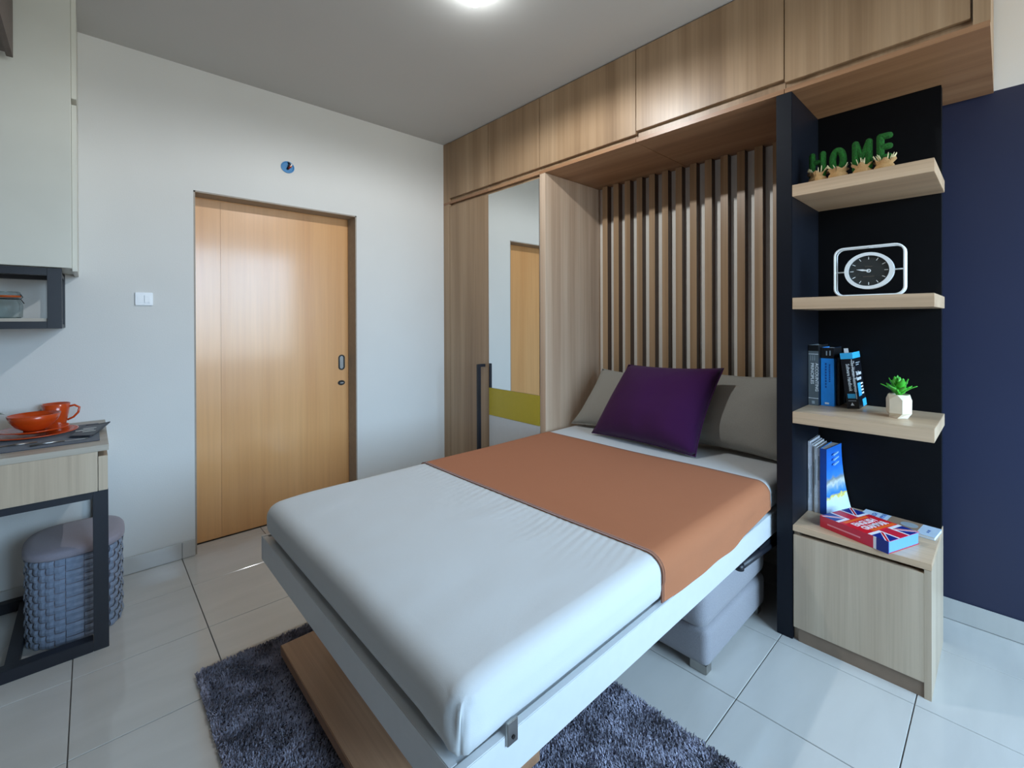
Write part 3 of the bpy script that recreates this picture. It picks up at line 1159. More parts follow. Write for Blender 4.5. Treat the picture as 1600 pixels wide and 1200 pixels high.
def plate(label, r, z, cx, cy):
    t = thing('plate', label, 'plate', (cx, cy, z), 'orange plates')
    part('plate_body', MB().lathe([(0, .0), (.55 * r, .0), (.62 * r, .003), (r, .013), (r, .0155), (.97 * r, .0155), (.62 * r, .0065), (0, .005)], (cx, cy, z), 48), 'orange', t)


plate('larger orange plate lying on the grey placemat', .132, zm, *pc)
plate('smaller orange plate stacked under the bowl', .104, zm + .0158, *pc)
zb2 = zm + .0158 + .0052
t = thing('bowl', 'orange ceramic bowl on the stacked plates', 'bowl', (*pc, zb2))
part('bowl_body', MB().lathe([(0, .0005), (.030, .0005), (.034, .004), (.056, .020), (.072, .044), (.079, .066), (.077, .067), (.070, .045), (.052, .022), (.03, .009), (0, .007)], (*pc, zb2), 48), 'orange', t)
cc = (-2.112, -.062)
t = thing('cup', 'orange ceramic cup with a handle behind the bowl', 'cup', (*cc, Z0))
part('cup_body', MB().lathe([(0, .0008), (.028, .0008), (.031, .004), (.037, .03), (.043, .07), (.0465, .104), (.044, .105), (.0405, .07), (.034, .03), (.027, .010), (0, .008)], (*cc, Z0), 40), 'orange', t)
part('handle', MB().tube([(cc[0] + .041, cc[1] - .004, Z0 + .088), (cc[0] + .060, cc[1] - .008, Z0 + .092), (cc[0] + .076, cc[1] - .010, Z0 + .080), (cc[0] + .072, cc[1] - .010, Z0 + .058), (cc[0] + .056, cc[1] - .008, Z0 + .038), (cc[0] + .036, cc[1] - .004, Z0 + .028)], .0045, 10), 'orange', t)
# booklet with turned-up corner
mb = MB()
A, B, C_, D = Vector((-2.062, -.40, zm + .003)), Vector((-1.998, -.448, zm + .003)), Vector((-1.935, -.255, zm + .012)), Vector((-2.012, -.165, zm + .004))
vs = []
n = 8
for lay in (0, .004):
    for i in range(n + 1):
        for k in range(n + 1):
            u, v = i / n, k / n
            p = A * (1 - u) * (1 - v) + B * u * (1 - v) + C_ * u * v + D * (1 - u) * v
            p.z += lay + .010 * (u * v) ** 2
            vs.append(p)
m_ = (n + 1) ** 2
fs = []
for i in range(n):
    for k in range(n):
        a = i * (n + 1) + k
        fs += [(a, a + 1, a + n + 2, a + n + 1), (m_ + a, m_ + a + n + 1, m_ + a + n + 2, m_ + a + 1)]
for i in range(n):
    for a, b_ in ((i, i + 1), (n * (n + 1) + i, n * (n + 1) + i + 1), (i * (n + 1), (i + 1) * (n + 1)), (i * (n + 1) + n, (i + 1) * (n + 1) + n)):
        fs.append((a, b_, m_ + b_, m_ + a))
t = thing('booklet', 'small dark booklet with a lifted corner at the desk end', 'booklet', (-2.0, -.32, zm))
part('cover', mb.add(vs, fs, 0, True), flat('dark booklet cover', (36, 42, 52), .4, var=.25, scale=70), t)
for i, (u, v, l) in enumerate(((.35, .45, .03), (.45, .6, .022), (.6, .35, .02))):
    p = A * (1 - u) * (1 - v) + B * u * (1 - v) + C_ * u * v + D * (1 - u) * v
    p.z += .0062 + .010 * (u * v) ** 2
    part('print', MB().box(p.x - l, p.x + l, p.y - .004, p.y + .004, p.z, p.z + .0006), 'paper', t)


def cutlery(name, label, a, b, fork):
    a, b = Vector(a), Vector(b)
    d = (b - a).normalized()
    s = Vector((-d.y, d.x, 0))
    t = thing(name, label, name, (a + b) / 2)
    L = (b - a).length
    part('handle', MB().tube([a, a + d * L * .25 + Vector((0, 0, .003)), a + d * L * .6 + Vector((0, 0, .002))], [.0045, .0035, .0022], 8), 'chrome', t)
    if fork:
        base = a + d * L * .6 + Vector((0, 0, .002))
        for k in range(4):
            w = (k - 1.5) * .0055
            part('tine', MB().tube([base, base + d * L * .12 + s * w, b + s * w], [.002, .0018, .0008], 6), 'chrome', t)
    else:
        p = a + d * L * .58
        part('blade', MB().add([p + s * .003, p - s * .003, b - d * .01 - s * .006, b + s * .003, p + s * .003 + Vector((0, 0, .002)), p - s * .003 + Vector((0, 0, .002)), b - d * .01 - s * .006 + Vector((0, 0, .002)), b + s * .003 + Vector((0, 0, .002))],
             [(3, 2, 1, 0), (4, 5, 6, 7), (0, 1, 5, 4), (1, 2, 6, 5), (2, 3, 7, 6), (3, 0, 4, 7)]), 'chrome', t)


cutlery('fork', 'steel fork in front of the plates on the placemat', (-2.34, -.44, zm + .003), (-2.15, -.405, zm + .003), True)
cutlery('knife', 'steel table knife beside the dark booklet on the placemat', (-2.165, -.472, zm + .003), (-2.005, -.462, zm + .003), False)
# green plant peeking in at the left
t = thing('table_plant', 'small green table plant cut off by the left edge', 'plant', (-2.34, -.12, Z0))
part('pot', MB().lathe([(0, .0005), (.035, .0005), (.045, .06), (.041, .06), (.038, .05), (0, .05)], (-2.34, -.12, Z0), 28), 'pot', t)
for k in range(11):
    a = 2 * PI * k / 11
    l = .075 + .02 * math.sin(k * 3)
    p0 = Vector((-2.34, -.12, Z0 + .05))
    d = Vector((math.cos(a), math.sin(a), 0))
    s = Vector((-d.y, d.x, 0))
    vs = [p0, p0 + d * l * .5 + s * .016 + Vector((0, 0, .05)), p0 + d * l * 1.1 + Vector((0, 0, .035)), p0 + d * l * .5 - s * .016 + Vector((0, 0, .05)), p0 + d * l * .5 + Vector((0, 0, .042))]
    part('leaf', MB().add(vs, [(0, 1, 4), (1, 2, 4), (2, 3, 4), (3, 0, 4)], 0, True), 'leaf2', t)

# ------------------------------------------------------------------ switch, junction box
t = thing('light_switch', 'white rocker light switch on the wall left of the door', 'switch', (-1.80, 0, 1.357))
part('plate', MB().box(-1.835, -1.765, -.009, -.0005, 1.325, 1.389, c=.002), 'plastic', t)
part('rocker', MB().box(-1.799, -1.775, -.013, -.009, 1.338, 1.376, c=.001), 'plastic', t)
part('blank', MB().box(-1.825, -1.801, -.0105, -.009, 1.338, 1.376, c=.0005), 'plastic', t)
jx, jz2 = -1.122, 2.170
t = thing('junction_box', 'open blue junction box with wires on the wall above the door', 'junction box', (jx, 0, jz2))
mb = MB()
ri, ro = .033, .038
vs, fs = [], []
for y, r in ((-.0005, ro), (-.004, ro), (-.004, ri), (-.0015, ri - .002)):
    vs += [(jx + r * math.cos(2 * PI * i / 28), y, jz2 + .92 * r * math.sin(2 * PI * i / 28)) for i in range(28)]
for k in range(3):
    for i in range(28):
        i2 = (i + 1) % 28
        fs.append((k * 28 + i, k * 28 + i2, (k + 1) * 28 + i2, (k + 1) * 28 + i))
fs.append(tuple(84 + i for i in range(28)))
part('box', mb.add(vs, fs), 'bluebox', t)
for i, (mat, dx, dz) in enumerate((('redwire', .006, -.004), ('orangewire', .012, .004), ('blackmetal', -.004, -.012), ('plastic', .014, .016), ('blackmetal', .004, .02))):
    part('wire', MB().tube([(jx + .2 * dx, -.002, jz2 - .012), (jx + dx, -.014, jz2 + .5 * dz), (jx + dx * 1.2 + .004, -.016, jz2 + dz), (jx + dx * .6, -.006, jz2 + dz + .008)], .004, 8), mat, t)


# ------------------------------------------------------------------ HOME letters
def capsule(mb, a, b, r):
    a, b = Vector(a), Vector(b)
    d = (b - a).normalized()
    mb.tube([a - d * r * .9, a - d * r * .6, a, b, b + d * r * .6, b + d * r * .9], [r * .4, r * .8, r, r, r * .8, r * .4], 12)


SZ1 = 1.718 + .0445
letters = [('H', -2.407, -2.465, 1.812, 1.893), ('O', -2.474, -2.530, 1.812, 1.893), ('M', -2.545, -2.607, 1.808, 1.900), ('E', -2.617, -2.664, 1.808, 1.906)]
LXp = .085
for ch, ya, yb, za, zb_ in letters:
    yc = (ya + yb) / 2
    t = thing('moss_letter', f'green moss letter {ch} in a burlap sack on the top shelf', 'letter decoration', (LXp, yc, SZ1), 'moss letters spelling HOME')
    r = .0115
    mb = MB()
    y0, y1 = ya - r, yb + r
    z0_, z1_ = za - .012, zb_ - r
    zl = za + r
    if ch == 'H':
        capsule(mb, (LXp, y0, z0_), (LXp, y0, z1_), r)
        capsule(mb, (LXp, y1, z0_), (LXp, y1, z1_), r)
        capsule(mb, (LXp, y0, (zl + z1_) / 2), (LXp, y1, (zl + z1_) / 2), r * .9)
    elif ch == 'O':
        mb.tube([(LXp, yc + (y0 - y1) / 2 * math.cos(a), (z0_ + .008 + z1_) / 2 + (z1_ - z0_ - .008) / 2 * math.sin(a)) for a in [2 * PI * i / 32 for i in range(32)]], r, 12, closed=True)
    elif ch == 'M':
        capsule(mb, (LXp, y0, z0_), (LXp, y0, z1_), r)
        capsule(mb, (LXp, y1, z0_), (LXp, y1, z1_), r)
        capsule(mb, (LXp, y0, z1_), (LXp, yc, zl + .015), r * .9)
        capsule(mb, (LXp, y1, z1_), (LXp, yc, zl + .015), r * .9)
    else:
        capsule(mb, (LXp, y0, z0_), (LXp, y0, z1_), r)
        for z in (zl, (zl + z1_) / 2, z1_):
            capsule(mb, (LXp, y0, z), (LXp, y1, z), r)
    part('letter', mb, 'moss', t, f'mossy letter {ch}')
    # sack: ruffled lump with loose flaps
    mb = MB()
    hs = za - SZ1 - .001
    prof = [(.0, .0005), (.027, .0005), (.032, .3 * hs), (.029, .55 * hs), (.023, .72 * hs), (.031, 1.0 * hs), (.025, .97 * hs), (.0, .8 * hs)]
    seg = 26
    vs = []
    for pi_, (r_, z) in enumerate(prof):
        for i in range(seg):
            a = 2 * PI * i / seg
            w = 1 + (.16 * math.sin(a * 6 + ord(ch)) if pi_ in (5, 6) else .06 * math.sin(a * 5 + ord(ch)))
            vs.append((LXp + r_ * w * math.cos(a) * .9, yc + r_ * w * math.sin(a), SZ1 + z + (.006 * math.sin(a * 6 + 1) if pi_ in (5, 6) else 0)))
    fs = [(k * seg + i, k * seg + (i + 1) % seg, (k + 1) * seg + (i + 1) % seg, (k + 1) * seg + i) for k in range(len(prof) - 1) for i in range(seg)]
    mb.add(vs, fs, 0, True)
    part('sack', mb, 'burlap', t)
    rs = random.Random(ord(ch))
    mb = MB()
    for k in range(16):
        a = rs.uniform(0, 2 * PI)
        p = Vector((LXp + .017 * math.cos(a), yc + .022 * math.sin(a), SZ1 + hs * .85))
        mb.tube([p, p + Vector((.3 * math.cos(a) * .012, .3 * math.sin(a) * .015, .012)), p + Vector((math.cos(a) * .010 - .004, math.sin(a) * .012, .022 + rs.uniform(-.004, .006)))], [.0014, .0018, .0008], 6)
    part('straw_sprigs', mb, 'sprig', t, kind='stuff')

# ------------------------------------------------------------------ desk clock on the second shelf
SZ2 = 1.282 + .0445
cxk, cy0, cy1, cz0, cz1 = .105, -2.487, -2.692, SZ2 + .0045, 1.510
t = thing('shelf_clock', 'white wire-frame clock with a round black dial on the second shelf', 'clock', (cxk, (cy0 + cy1) / 2, SZ2))


def rrect(x, ya, yb, za, zb, r, n=6):
    pts = []
    for cy, cz, a0 in ((yb + r, zb - r, 90), (ya - r, zb - r, 0), (ya - r, za + r, -90), (yb + r, za + r, -180)):
        for i in range(n + 1):
            a = math.radians(a0 + (90 - 90 * i / n) - 0)
            pts.append((x, cy + r * math.cos(a), cz + r * math.sin(a)))
    return pts


for x in (cxk, cxk + .032):
    part('frame', MB().tube(rrect(x, cy0, cy1, cz0, cz1, .028), .0036, 8, closed=True), 'clockwhite', t)
ym, zc = (cy0 + cy1) / 2, (cz0 + cz1) / 2 + .001
mb = MB()
for y, z in ((ym, cz0), (ym, cz1), (cy0, zc), (cy1, zc)):
    mb.tube([(cxk, y, z), (cxk + .032, y, z)], .0028, 6)
for ya, yb in ((cy0, ym + .068), (ym - .068, cy1)):
    mb.tube([(cxk + .016, ya, zc), (cxk + .016, yb, zc)], .0026, 6)
mb.tube([(cxk, cy0, zc), (cxk + .032, cy0, zc)], .0026, 6)
part('crossbar', mb, 'clockwhite', t)


def ring_x(mb, x0, x1, r0, r1, cy, cz, seg=48, sy=1.08):
    vs = []
    for x, r in ((x0, r0), (x0, r1), (x1, r1), (x1, r0)):
        vs += [(x, cy + sy * r * math.cos(2 * PI * i / seg), cz + r * math.sin(2 * PI * i / seg)) for i in range(seg)]
    fs = []
    for k in range(4):
        for i in range(seg):
            i2 = (i + 1) % seg
            k2 = (k + 1) % 4
            fs.append((k * seg + i, k * seg + i2, k2 * seg + i2, k2 * seg + i))
    mb.add(vs, fs)
    return mb


part('bezel', ring_x(MB(), cxk + .002, cxk + .030, .0560, .0675, ym, zc), 'clockwhite', t)
dial = part('dial', MB().prism([(ym + 1.08 * .0562 * math.cos(2 * PI * i / 48), zc + .0562 * math.sin(2 * PI * i / 48)) for i in range(48)], 0, cxk + .010, cxk + .028), 'clockface', t)
for k in range(12):
    a = PI / 2 - 2 * PI * k / 12
    u = Vector((0, -math.cos(a) * 1.08, math.sin(a)))
    s = Vector((0, math.sin(a), math.cos(a)))
    p0, p1 = Vector((cxk + .0095, ym, zc)) + u * .042, Vector((cxk + .0095, ym, zc)) + u * .052
    w = s * .0011
    part('hour_mark', MB().add([p0 - w, p0 + w, p1 + w, p1 - w], [(0, 1, 2, 3)]), 'clockwhite', dial)
a = math.radians(170)
hd_ = Vector((0, -math.cos(a), math.sin(a)))
sd = Vector((0, math.sin(a), math.cos(a)))
o_ = Vector((cxk + .0085, ym, zc))
part('hand', MB().add([o_ + sd * .002, o_ + hd_ * .018 + sd * .0035, o_ + hd_ * .038, o_ + hd_ * .018 - sd * .0035, o_ - sd * .002], [(0, 1, 2, 3, 4)]), 'clockwhite', dial)
part('hand_hub', ring_x(MB(), cxk + .007, cxk + .0095, .0035, .0065, ym, zc, 20), 'clockwhite', dial)
for z, w in ((zc + .016, .011), (zc - .021, .017)):
    part('dial_print', MB().box(cxk + .0094, cxk + .0098, ym - w, ym + w, z - .0015, z + .0015), 'chrome', dial)


# ------------------------------------------------------------------ upright books on the third shelf
def upright_book(label, x0, x1, ya, yb, z0, z1, cov, top=None, tilt=0.0, name='book', hard=.0022):
    """spine towards the room (-x); ya is the left side, yb the right (ya > yb)"""
    t = thing(name, label, 'book', (x0, yb, z0))
    part('cover', MB().box(x0, x1, ya, ya - hard, z0, z1).box(x0, x1, yb + hard, yb, z0, z1).box(x0, x0 + hard, ya - hard, yb + hard, z0, z1), cov, t)
    part('pages', MB().box(x0 + hard + .0005, x1 - .004, ya - hard - .0003, yb + hard + .0003, z0 + .003, z1 - .004), 'paper', t)
    t.rotation_euler = (tilt, 0, 0)
    return t


C1 = flat('grey book cloth', (92, 100, 104), .5)
C1b = flat('black book cloth', (18, 18, 20), .4)
C2 = flat('bright blue book cover', (40, 140, 222), .35)
C3 = flat('glossy black cover', (16, 18, 24), .3)
C3b = flat('sky blue cover', (62, 176, 226), .35)
CW = flat('white book print', (226, 230, 232), .6)
CG = flat('grey book print', (150, 160, 166), .6)
CN = flat('deep blue print', (20, 78, 150), .5)
SZ3 = .8415 + .0447
e = .0006
# accounting principles
t = upright_book('thick grey book with black top, leftmost on the third shelf', .206, .356, -2.3735, -2.4095, SZ3, 1.136, C1)
part('spine_top_band', MB().box(.2052, .20585, -2.3737, -2.4093, 1.112, 1.136), C1b, t)
part('right_cover', MB().box(.206, .356, -2.4096, -2.4101, SZ3, 1.136), C1b, t)
for z in (1.098, .915):
    part('spine_rule', MB().box(.2052, .20585, -2.3740, -2.4090, z, z + .002), CW, t)
text_part('spine_text', 'ACCOUNTING', .0155, CW, t, (.2055, -2.3985, 1.062), (0, 0, -1), (0, -1, 0), .0003, sx=1.12, bold=.0002)
text_part('spine_text', 'PRINCIPLES', .0155, CW, t, (.2055, -2.3825, 1.062), (0, 0, -1), (0, -1, 0), .0003, sx=1.12, bold=.0002)
for k in range(3):
    part('spine_print', MB().box(.2053, .2058, -2.381 - .007 * k, -2.3825 - .007 * k, 1.072, 1.094), CG, t)
part('spine_mark', MB().box(.2052, .2058, -2.386, -2.396, .893, .905), CG, t)
# blue book
t = upright_book('bright blue book with black top band beside the grey one', .232, .358, -2.4120, -2.4570, SZ3, 1.126, C2)
part('spine_top_band', MB().box(.2312, .2318, -2.4122, -2.4568, 1.082, 1.126), C1b, t)
part('cover_band', MB().box(.2316, .357, -2.4572, -2.4577, 1.082, 1.126), C1b, t)
for k, (y, z0_, z1_) in enumerate(((-2.430, 1.094, 1.112), (-2.442, 1.094, 1.114))):
    part('spine_print', MB().box(.2306, .2311, y, y - .004, z0_, z1_), CG, t)
for y, z0_, z1_ in ((-2.427, .960, 1.066), (-2.440, .985, 1.060)):
    for k in range(9):
        a = z0_ + (z1_ - z0_) * k / 9
        part('spine_print', MB().box(.2312, .2317, y, y - .005, a, a + (z1_ - z0_) / 9 * .7), CN, t)
part('spine_mark', MB().box(.2312, .2317, -2.426, -2.440, .893, .900), CW, t)
# thin grey book standing behind
t = upright_book('thin dark grey book between the blue and the leaning black book', .27, .358, -2.4605, -2.4685, SZ3, 1.085, flat('dark grey cover', (52, 54, 58), .5), hard=.0012)
# leaning handbook
tl = .115
t = upright_book('black handbook with sky blue edges leaning left beside the plant', .215, .350, -2.505, -2.545, SZ3 + .0052, 1.112, C3, tilt=0.0)
hz0 = SZ3 + .0052
part('spine_top_band', MB().box(.2142, .21485, -2.5052, -2.5448, 1.088, 1.112), C3b, t)
part('cover_top_band', MB().box(.2146, .3495, -2.5451, -2.5456, 1.088, 1.112), C3b, t)
part('cover_bottom_band', MB().box(.285, .3495, -2.5451, -2.5456, hz0 + .001, hz0 + .030), C3b, t)
part('spine_rule', MB().box(.2142, .21485, -2.5395, -2.5415, .93, 1.086), CW, t)
text_part('spine_text', 'The Human Resources', .0165, CW, t, (.2145, -2.5365, 1.080), (0, 0, -1), (0, -1, 0), .0003, sx=.80, bold=.0002)
text_part('spine_text', 'Software Handbook', .0165, CW, t, (.2145, -2.5200, 1.068), (0, 0, -1), (0, -1, 0), .0003, sx=.80, bold=.0002)
part('spine_patch', MB().box(.2142, .21485, -2.512, -2.538, .932, .950), C3b, t)
part('spine_print', MB().box(.2142, .21485, -2.512, -2.538, .921, .924), CG, t)
part('spine_mark', MB().add([(.2144, -2.518, .904), (.2144, -2.530, .904), (.2144, -2.524, .916)], [(0, 1, 2)]), CW, t)
yk = -2.5456
text_part('cover_text', 'The Human', .022, CW, t, (.234, yk, 1.020), (1, 0, 0), (0, 0, 1), .0003, sx=.85, bold=.0004)
text_part('cover_text', 'Resources', .022, CW, t, (.234, yk, 1.000), (1, 0, 0), (0, 0, 1), .0003, sx=.85, bold=.0004)
part('cover_patch', MB().box(.232, .285, yk, yk - .0006, .938, .990), C3b, t)
for k in range(4):
    part('cover_print', MB().box(.288, .325, yk, yk - .0006, .942 + .013 * k, .948 + .013 * k), CW, t)
part('cover_print', MB().box(.25, .32, yk, yk - .0006, 1.068, 1.071), CG, t)
part('cover_print', MB().box(.25, .30, yk, yk - .0006, 1.060, 1.063), CG, t)
part('bookmark', MB().box(.222, .224, -2.519, -2.533, 1.05, 1.130), CW, t, 'white paper bookmark')
t.rotation_euler = (-tl, 0, 0)

# succulent
pcx, pcy = .155, -2.670
t = thing('potted_succulent', 'small green succulent in a faceted cream pot on the third shelf', 'plant', (pcx, pcy, SZ3))
mb = MB()
vs = []
lev = [(.030, .0005, 0), (.037, .018, 22.5), (.0375, .066, 22.5), (.033, .084, 0), (.027, .084, 0), (.026, .072, 0)]
for r_, z, a0 in lev:
    vs += [(pcx + r_ * math.cos(2 * PI * i / 6 + math.radians(a0)), pcy + r_ * math.sin(2 * PI * i / 6 + math.radians(a0)), SZ3 + z) for i in range(6)]
fs = [tuple(range(6))[::-1]]
for k in range(len(lev) - 1):
    for i in range(6):
        i2 = (i + 1) % 6
        fs.append((k * 6 + i, k * 6 + i2, (k + 1) * 6 + i2, (k + 1) * 6 + i))
fs.append(tuple(30 + i for i in range(6)))
part('pot', mb.add(vs, fs), 'pot', t)
rs = random.Random(5)
for k in range(13):
    ring_ = 0 if k < 7 else (1 if k < 11 else 2)
    a = 2 * PI * k / (7 if ring_ == 0 else 4 if ring_ == 1 else 2) + ring_ * .5
    el = (.45, .95, 1.35)[ring_]
    l = (.060, .066, .072)[ring_] * rs.uniform(.9, 1.1)
    p0 = Vector((pcx, pcy, SZ3 + .080))
    d = Vector((math.cos(a) * math.cos(el), math.sin(a) * math.cos(el), math.sin(el)))
    s = Vector((-math.sin(a), math.cos(a), 0))
    nn = s.cross(d)
    mb = MB()
    vs = []
    K = 9
    for i in range(K + 1):
        u = i / K
        w = .0145 * math.sin(PI * min(1, .18 + u * .80)) * (1.0 + .16 * (-1) ** i)
        c_ = p0 + d * l * u + nn * (-.012 * u * u) + Vector((0, 0, .008 * math.sin(PI * u)))
        vs += [c_ - s * w, c_ + nn * .0035 * (1 - u * .6), c_ + s * w, c_ - nn * .0035 * (1 - u * .6)]
    fs = [(4 * i + q_, 4 * i + (q_ + 1) % 4, 4 * i + 4 + (q_ + 1) % 4, 4 * i + 4 + q_) for i in range(K) for q_ in range(4)]
    fs += [(3, 2, 1, 0), (4 * K, 4 * K + 1, 4 * K + 2, 4 * K + 3)]
    part('leaf', mb.add(vs, fs, 0, True), 'leaf', t)

# ------------------------------------------------------------------ lower bay: magazines, blue paperback, grammar books
SZ4 = .4462
mags = [(-2.3735, -2.3800, .735, (214, 216, 222)), (-2.3810, -2.3880, .726, (196, 200, 208)), (-2.3890, -2.3955, .722, (226, 226, 226)), (-2.3965, -2.4050, .716, (202, 204, 206)), (-2.4060, -2.4150, .712, (220, 224, 232))]
ml = ['thin white magazine against the black upright in the bottom bay', 'pale blue grey magazine second from the black upright', 'thin white magazine third from the black upright, in the middle of the row', 'light grey magazine fourth from the black upright', 'thicker white magazine touching the blue paperback']
for i, (ya, yb, z1_, col) in enumerate(mags):
    t = upright_book(ml[i], .198 + .004 * (i % 3), .350, ya, yb, SZ4, z1_, flat('magazine cover', col, .35, var=.12, scale=90), name='magazine', hard=.0008)
    t['group'] = 'magazines in the bottom bay'
    x_ = .198 + .004 * (i % 3)
    part('spine_print', MB().box(x_ - .0006, x_ - .0001, ya - .0022, yb + .0022, .50 + .02 * i, .62 + .015 * i), CG, t)
# blue paperback, fanning open towards the back bottom
t = thing('paperback', 'blue paperback with a fanned cover next to the magazines', 'book', (.198, -2.43, SZ4))
n = 10


def fan(x, z):
    u = (x - .198) / .157
    w = 1 - (z - SZ4) / .268
    return u * (.006 + .034 * max(0, w) ** 2) + u * .012


def curved_slab(ya, yb, follow, dz0, dz1, x0, x1):
    vs = []
    for lay, y in ((0, ya), (1, yb)):
        for i in range(n + 1):
            for k in range(n + 1):
                x = x0 + (x1 - x0) * i / n
                z = SZ4 + dz0 + (.268 - dz0 - dz1) * k / n
                vs.append((x, y - fan(x, z) * follow[lay], z))
    m_ = (n + 1) ** 2
    fs = []
    for i in range(n):
        for k in range(n):
            a = i * (n + 1) + k
            fs += [(a, a + n + 1, a + n + 2, a + 1), (m_ + a, m_ + a + 1, m_ + a + n + 2, m_ + a + n + 1)]
    for i in range(n):
        for a, b_ in ((i, i + 1), (n * (n + 1) + i, n * (n + 1) + i + 1), (i * (n + 1), (i + 1) * (n + 1)), (i * (n + 1) + n, (i + 1) * (n + 1) + n)):
            fs.append((a, b_, m_ + b_, m_ + a))
    return MB().add(vs, fs, 0, False)


def pb_cover():
    m, nt, b = base_mat('paperback cover print')
    ge = N(nt, 'ShaderNodeTexCoord')
    sp = N(nt, 'ShaderNodeSeparateXYZ')
    nt.links.new(ge.outputs['Object'], sp.inputs[0])
    nz = N(nt, 'ShaderNodeTexNoise')
    nz.inputs['Scale'].default_value = 38
    nz.inputs['Detail'].default_value = 4
    nt.links.new(ge.outputs['Object'], nz.inputs['Vector'])
    ad = N(nt, 'ShaderNodeMath', operation='MULTIPLY_ADD')
    ad.inputs[1].default_value = .05
    nt.links.new(nz.outputs['Fac'], ad.inputs[0])
    nt.links.new(sp.outputs['Z'], ad.inputs[2])
    r = N(nt, 'ShaderNodeValToRGB')
    mp = N(nt, 'ShaderNodeMapRange')
    mp.inputs['From Min'].default_value = .025
    mp.inputs['From Max'].default_value = .293
    nt.links.new(ad.outputs[0], mp.inputs[0])
    nt.links.new(mp.outputs[0], r.inputs[0])
    el = r.color_ramp.elements
    el[0].position, el[0].color = .0, (*lin((190, 214, 236)), 1)
    el[1].position, el[1].color = 1.0, (*lin((40, 112, 206)), 1)
    for p_, c_ in ((.20, (206, 222, 238)), (.24, (222, 206, 70)), (.27, (40, 120, 200)), (.36, (96, 150, 190)), (.44, (200, 206, 200)), (.5, (130, 140, 140)), (.56, (60, 128, 200)), (.7, (40, 112, 206))):
        q_ = el.new(p_)
        q_.color = (*lin(c_), 1)
    nt.links.new(r.outputs[0], b.inputs['Base Color'])
    b.inputs['Roughness'].default_value = .3
    return m


part('pages', curved_slab(-2.4185, -2.4375, (.25, .95), .002, .002, .2005, .352), 'paper', t)
part('cover', curved_slab(-2.4378, -2.4392, (.96, 1.0), 0, 0, .198, .355), pb_cover(), t, 'blue picture cover')
part('back_cover', curved_slab(-2.4168, -2.4182, (.2, .24), 0, 0, .198, .355), C2, t)
part('spine', MB().box(.1965, .198, -2.4165, -2.4393, SZ4, SZ4 + .268), flat('deep blue spine', (18, 72, 158), .35), t)
for k in range(3):
    zz = SZ4 + .235 - k * .020
    part('cover_print', MB().box(.245, .320, -2.4392 - fan(.29, zz), -2.4400 - fan(.29, zz) - .004, zz, zz + .006), flat('pale blue print', (150, 200, 240), .4), t)


# lying books: local axes u (down the page), v (right), thickness z
class Flat:
    def __init__(self, o, u, v, z):
        self.o, self.u, self.v, self.z = Vector(o), Vector(u), Vector(v), z

    def P(self, a, b, h):
        return Vector((self.o.x + self.u.x * a + self.v.x * b, self.o.y + self.u.y * a + self.v.y * b, self.z + h))

    def slab(self, a0, a1, b0, b1, h0, h1):
        return self.poly([(a0, b0), (a1, b0), (a1, b1), (a0, b1)], h0, h1)

    def poly(self, pts, h0, h1):
        n = len(pts)
        vs = [self.P(a, b, h0) for a, b in pts] + [self.P(a, b, h1) for a, b in pts]
        return MB().add(vs, [tuple(range(n)), tuple(range(n, 2 * n))[::-1]] + [(i, n + i, n + (i + 1) % n, (i + 1) % n) for i in range(n)])


# pale workbook lying behind, partly under the red one
F = Flat((.318, -2.500), Vector((.13, -.99)).normalized(), Vector((.99, .13)).normalized(), SZ4)
K1 = flat('pale blue workbook cover', (196, 212, 226), .4)
K2 = flat('kraft brown band', (150, 122, 98), .6)
ub = Vector((-.024, -.232)).normalized()
vb = Vector((-ub.y, ub.x))
if vb.x < 0:
    vb = -vb
F = Flat((.248, -2.530), ub, vb, SZ4)
t = thing('workbook', 'thin pale workbook with a kraft band lying behind the red grammar book', 'book', F.P(.1, .07, 0))
BU, BV = .232, .108
part('pages', F.slab(.001, BU - .001, .001, BV - .001, .0016, .0095), 'paper', t)
part('back_cover', F.slab(0, BU, 0, BV, .0004, .0015), K1, t)
part('cover', F.slab(0, BU, 0, BV, .0096, .0112), K1, t)
part('kraft_band', F.slab(.085, .180, .0, BV, .01125, .0116), K2, t)
part('grey_sticker', F.poly([(.148 + .026 * math.cos(2 * PI * i / 24), .060 + .026 * math.sin(2 * PI * i / 24)) for i in range(24)], .01165, .0121), CG, t)
rv = Vector((F.v.x, F.v.y, 0))
ru = Vector((-F.u.x, -F.u.y, 0))
text_part('cover_text', 'ENGLISH', .022, CN, t, F.P(.045, .012, .0115), rv, ru, .0003, sx=.95)
text_part('cover_text', 'GRAMMAR', .022, CN, t, F.P(.072, .010, .0115), rv, ru, .0003, sx=.9)
text_part('cover_text', 'IN USE', .011, CN, t, F.P(.210, .030, .0115), rv, ru, .0003)

# red English grammar book with the flag
RB = flat('red glossy cover', (206, 38, 62), .3, var=.03)
RW = flat('white flag stripe', (232, 232, 236), .35, var=.02)
RBl = flat('flag blue', (28, 44, 128), .3, var=.03)
RR = flat('flag red', (214, 30, 44), .3, var=.03)
RO = flat('orange title strip', (238, 104, 38), .35, var=.03)
RPg = flat('page edge with painted blue light', (104, 164, 216), .5, var=.06, scale=500)  # white page edges, the bluish light on them painted into the colour
zr = SZ4 + .0116 - .0116
o = Vector((.070, -2.447))
u = Vector((-.078, -.215))
L = u.length
u = u / L
v = Vector((-u.y, u.x))
if v.x < 0:
    v = -v
Wd = .180
F = Flat((.062, -2.449), u, v, SZ4 + .0004)
t = thing('grammar_book', 'thick red ENGLISH GRAMMAR book with flag cover lying on the drawer cabinet', 'book', F.P(L / 2, Wd / 2, 0))
T_ = .042
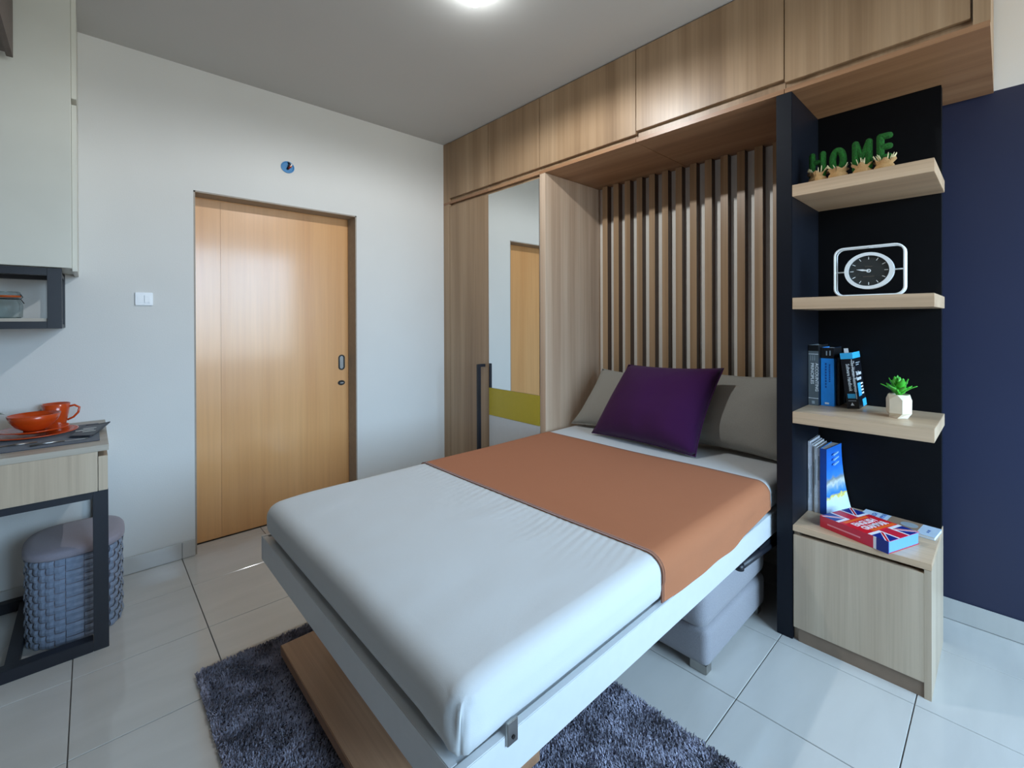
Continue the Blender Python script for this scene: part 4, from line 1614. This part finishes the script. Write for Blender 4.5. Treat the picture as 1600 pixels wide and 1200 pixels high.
part('pages', F.slab(.002, L - .002, .003, Wd - .002, .0016, T_ - .0016), RPg, t)
part('back_cover', F.slab(0, L, 0, Wd, .0, .0015), RB, t)
part('cover', F.slab(0, L, 0, Wd, T_ - .0015, T_), RB, t, 'red flag cover')
sp_ = part('spine', F.slab(0, L * .80, -.0015, .0025, 0, T_), RB, t)
part('spine_white_band', F.slab(L * .80, L * .84, -.0015, .0025, 0, T_), RW, t)
part('spine_blue_end', F.slab(L * .84, L, -.0015, .0025, 0, T_), RBl, t)
h = T_
fl = t
cu_, cv = L / 2, Wd / 2
# four blue quarters, white bands, red cross
vb0, vb1 = Wd * .36, Wd * .64
ub0, ub1 = L * .30, L * .72
for (a0, a1) in ((0, ub0 - .012), (ub1 + .012, L)):
    for (b0, b1) in ((0, vb0 - .008), (vb1 + .008, Wd)):
        part('flag_quarter', F.slab(a0, a1, b0, b1, h, h + .0003), RBl, t)
for (a0, a1) in ((0, ub0), (ub1, L)):
    for (b0, b1) in ((vb0 - .008, vb0), (vb1, vb1 + .008)):
        part('flag_white_band', F.slab(a0, a1, b0, b1, h, h + .0004), RW, t)
for a0, a1 in ((ub0 - .012, ub0), (ub1, ub1 + .012)):
    for (b0, b1) in ((0, vb0), (vb1, Wd)):
        part('flag_white_band', F.slab(a0, a1, b0, b1, h, h + .0005), RW, t)
for (a0, a1, fa) in ((0, ub0 - .012, 1), (L, ub1 + .012, -1)):
    for (b0, b1) in ((0, vb0 - .008), (Wd, vb1 + .008)):
        sb = 1 if b1 > b0 else -1
        w = .011
        part('flag_diagonal', F.poly([(a0, b0), (a0 + fa * w, b0), (a1, b1 - sb * w * .55), (a1, b1), (a1 - fa * w, b1), (a0, b0 + sb * w * .55)], h + .0003, h + .0007), RW, t)
        w = .0055
        part('flag_diagonal', F.poly([(a0, b0), (a0 + fa * w, b0), (a1, b1 - sb * w * .55), (a1, b1), (a1 - fa * w, b1), (a0, b0 + sb * w * .55)], h + .0007, h + .0009), RR, t)
part('title_block', F.slab(ub0, ub1, 0, Wd, h, h + .0006), RR, t)
part('title_strip', F.slab(ub0 + .004, ub0 + .016, .012, Wd - .030, h + .0006, h + .0009), RO, t)
part('title_strip', F.slab(ub1 - .016, ub1 - .004, .040, Wd - .006, h + .0006, h + .0009), RO, t)
rv = Vector((v.x, v.y, 0))
ru = Vector((-u.x, -u.y, 0))
text_part('cover_text', 'ENGLISH', .034, RW, t, F.P(ub0 + .047, Wd / 2 - .003, h + .0008), rv, ru, .0003, sx=.92, align='CENTER', bold=.0007)
text_part('cover_text', 'GRAMMAR', .034, RW, t, F.P(ub0 + .077, Wd / 2 + .003, h + .0008), rv, ru, .0003, sx=.80, align='CENTER', bold=.0007)
part('spine_text_line', F.slab(L * .12, L * .62, -.0021, -.0016, T_ * .38, T_ * .50), flat('pink spine print', (236, 150, 160), .5), t)
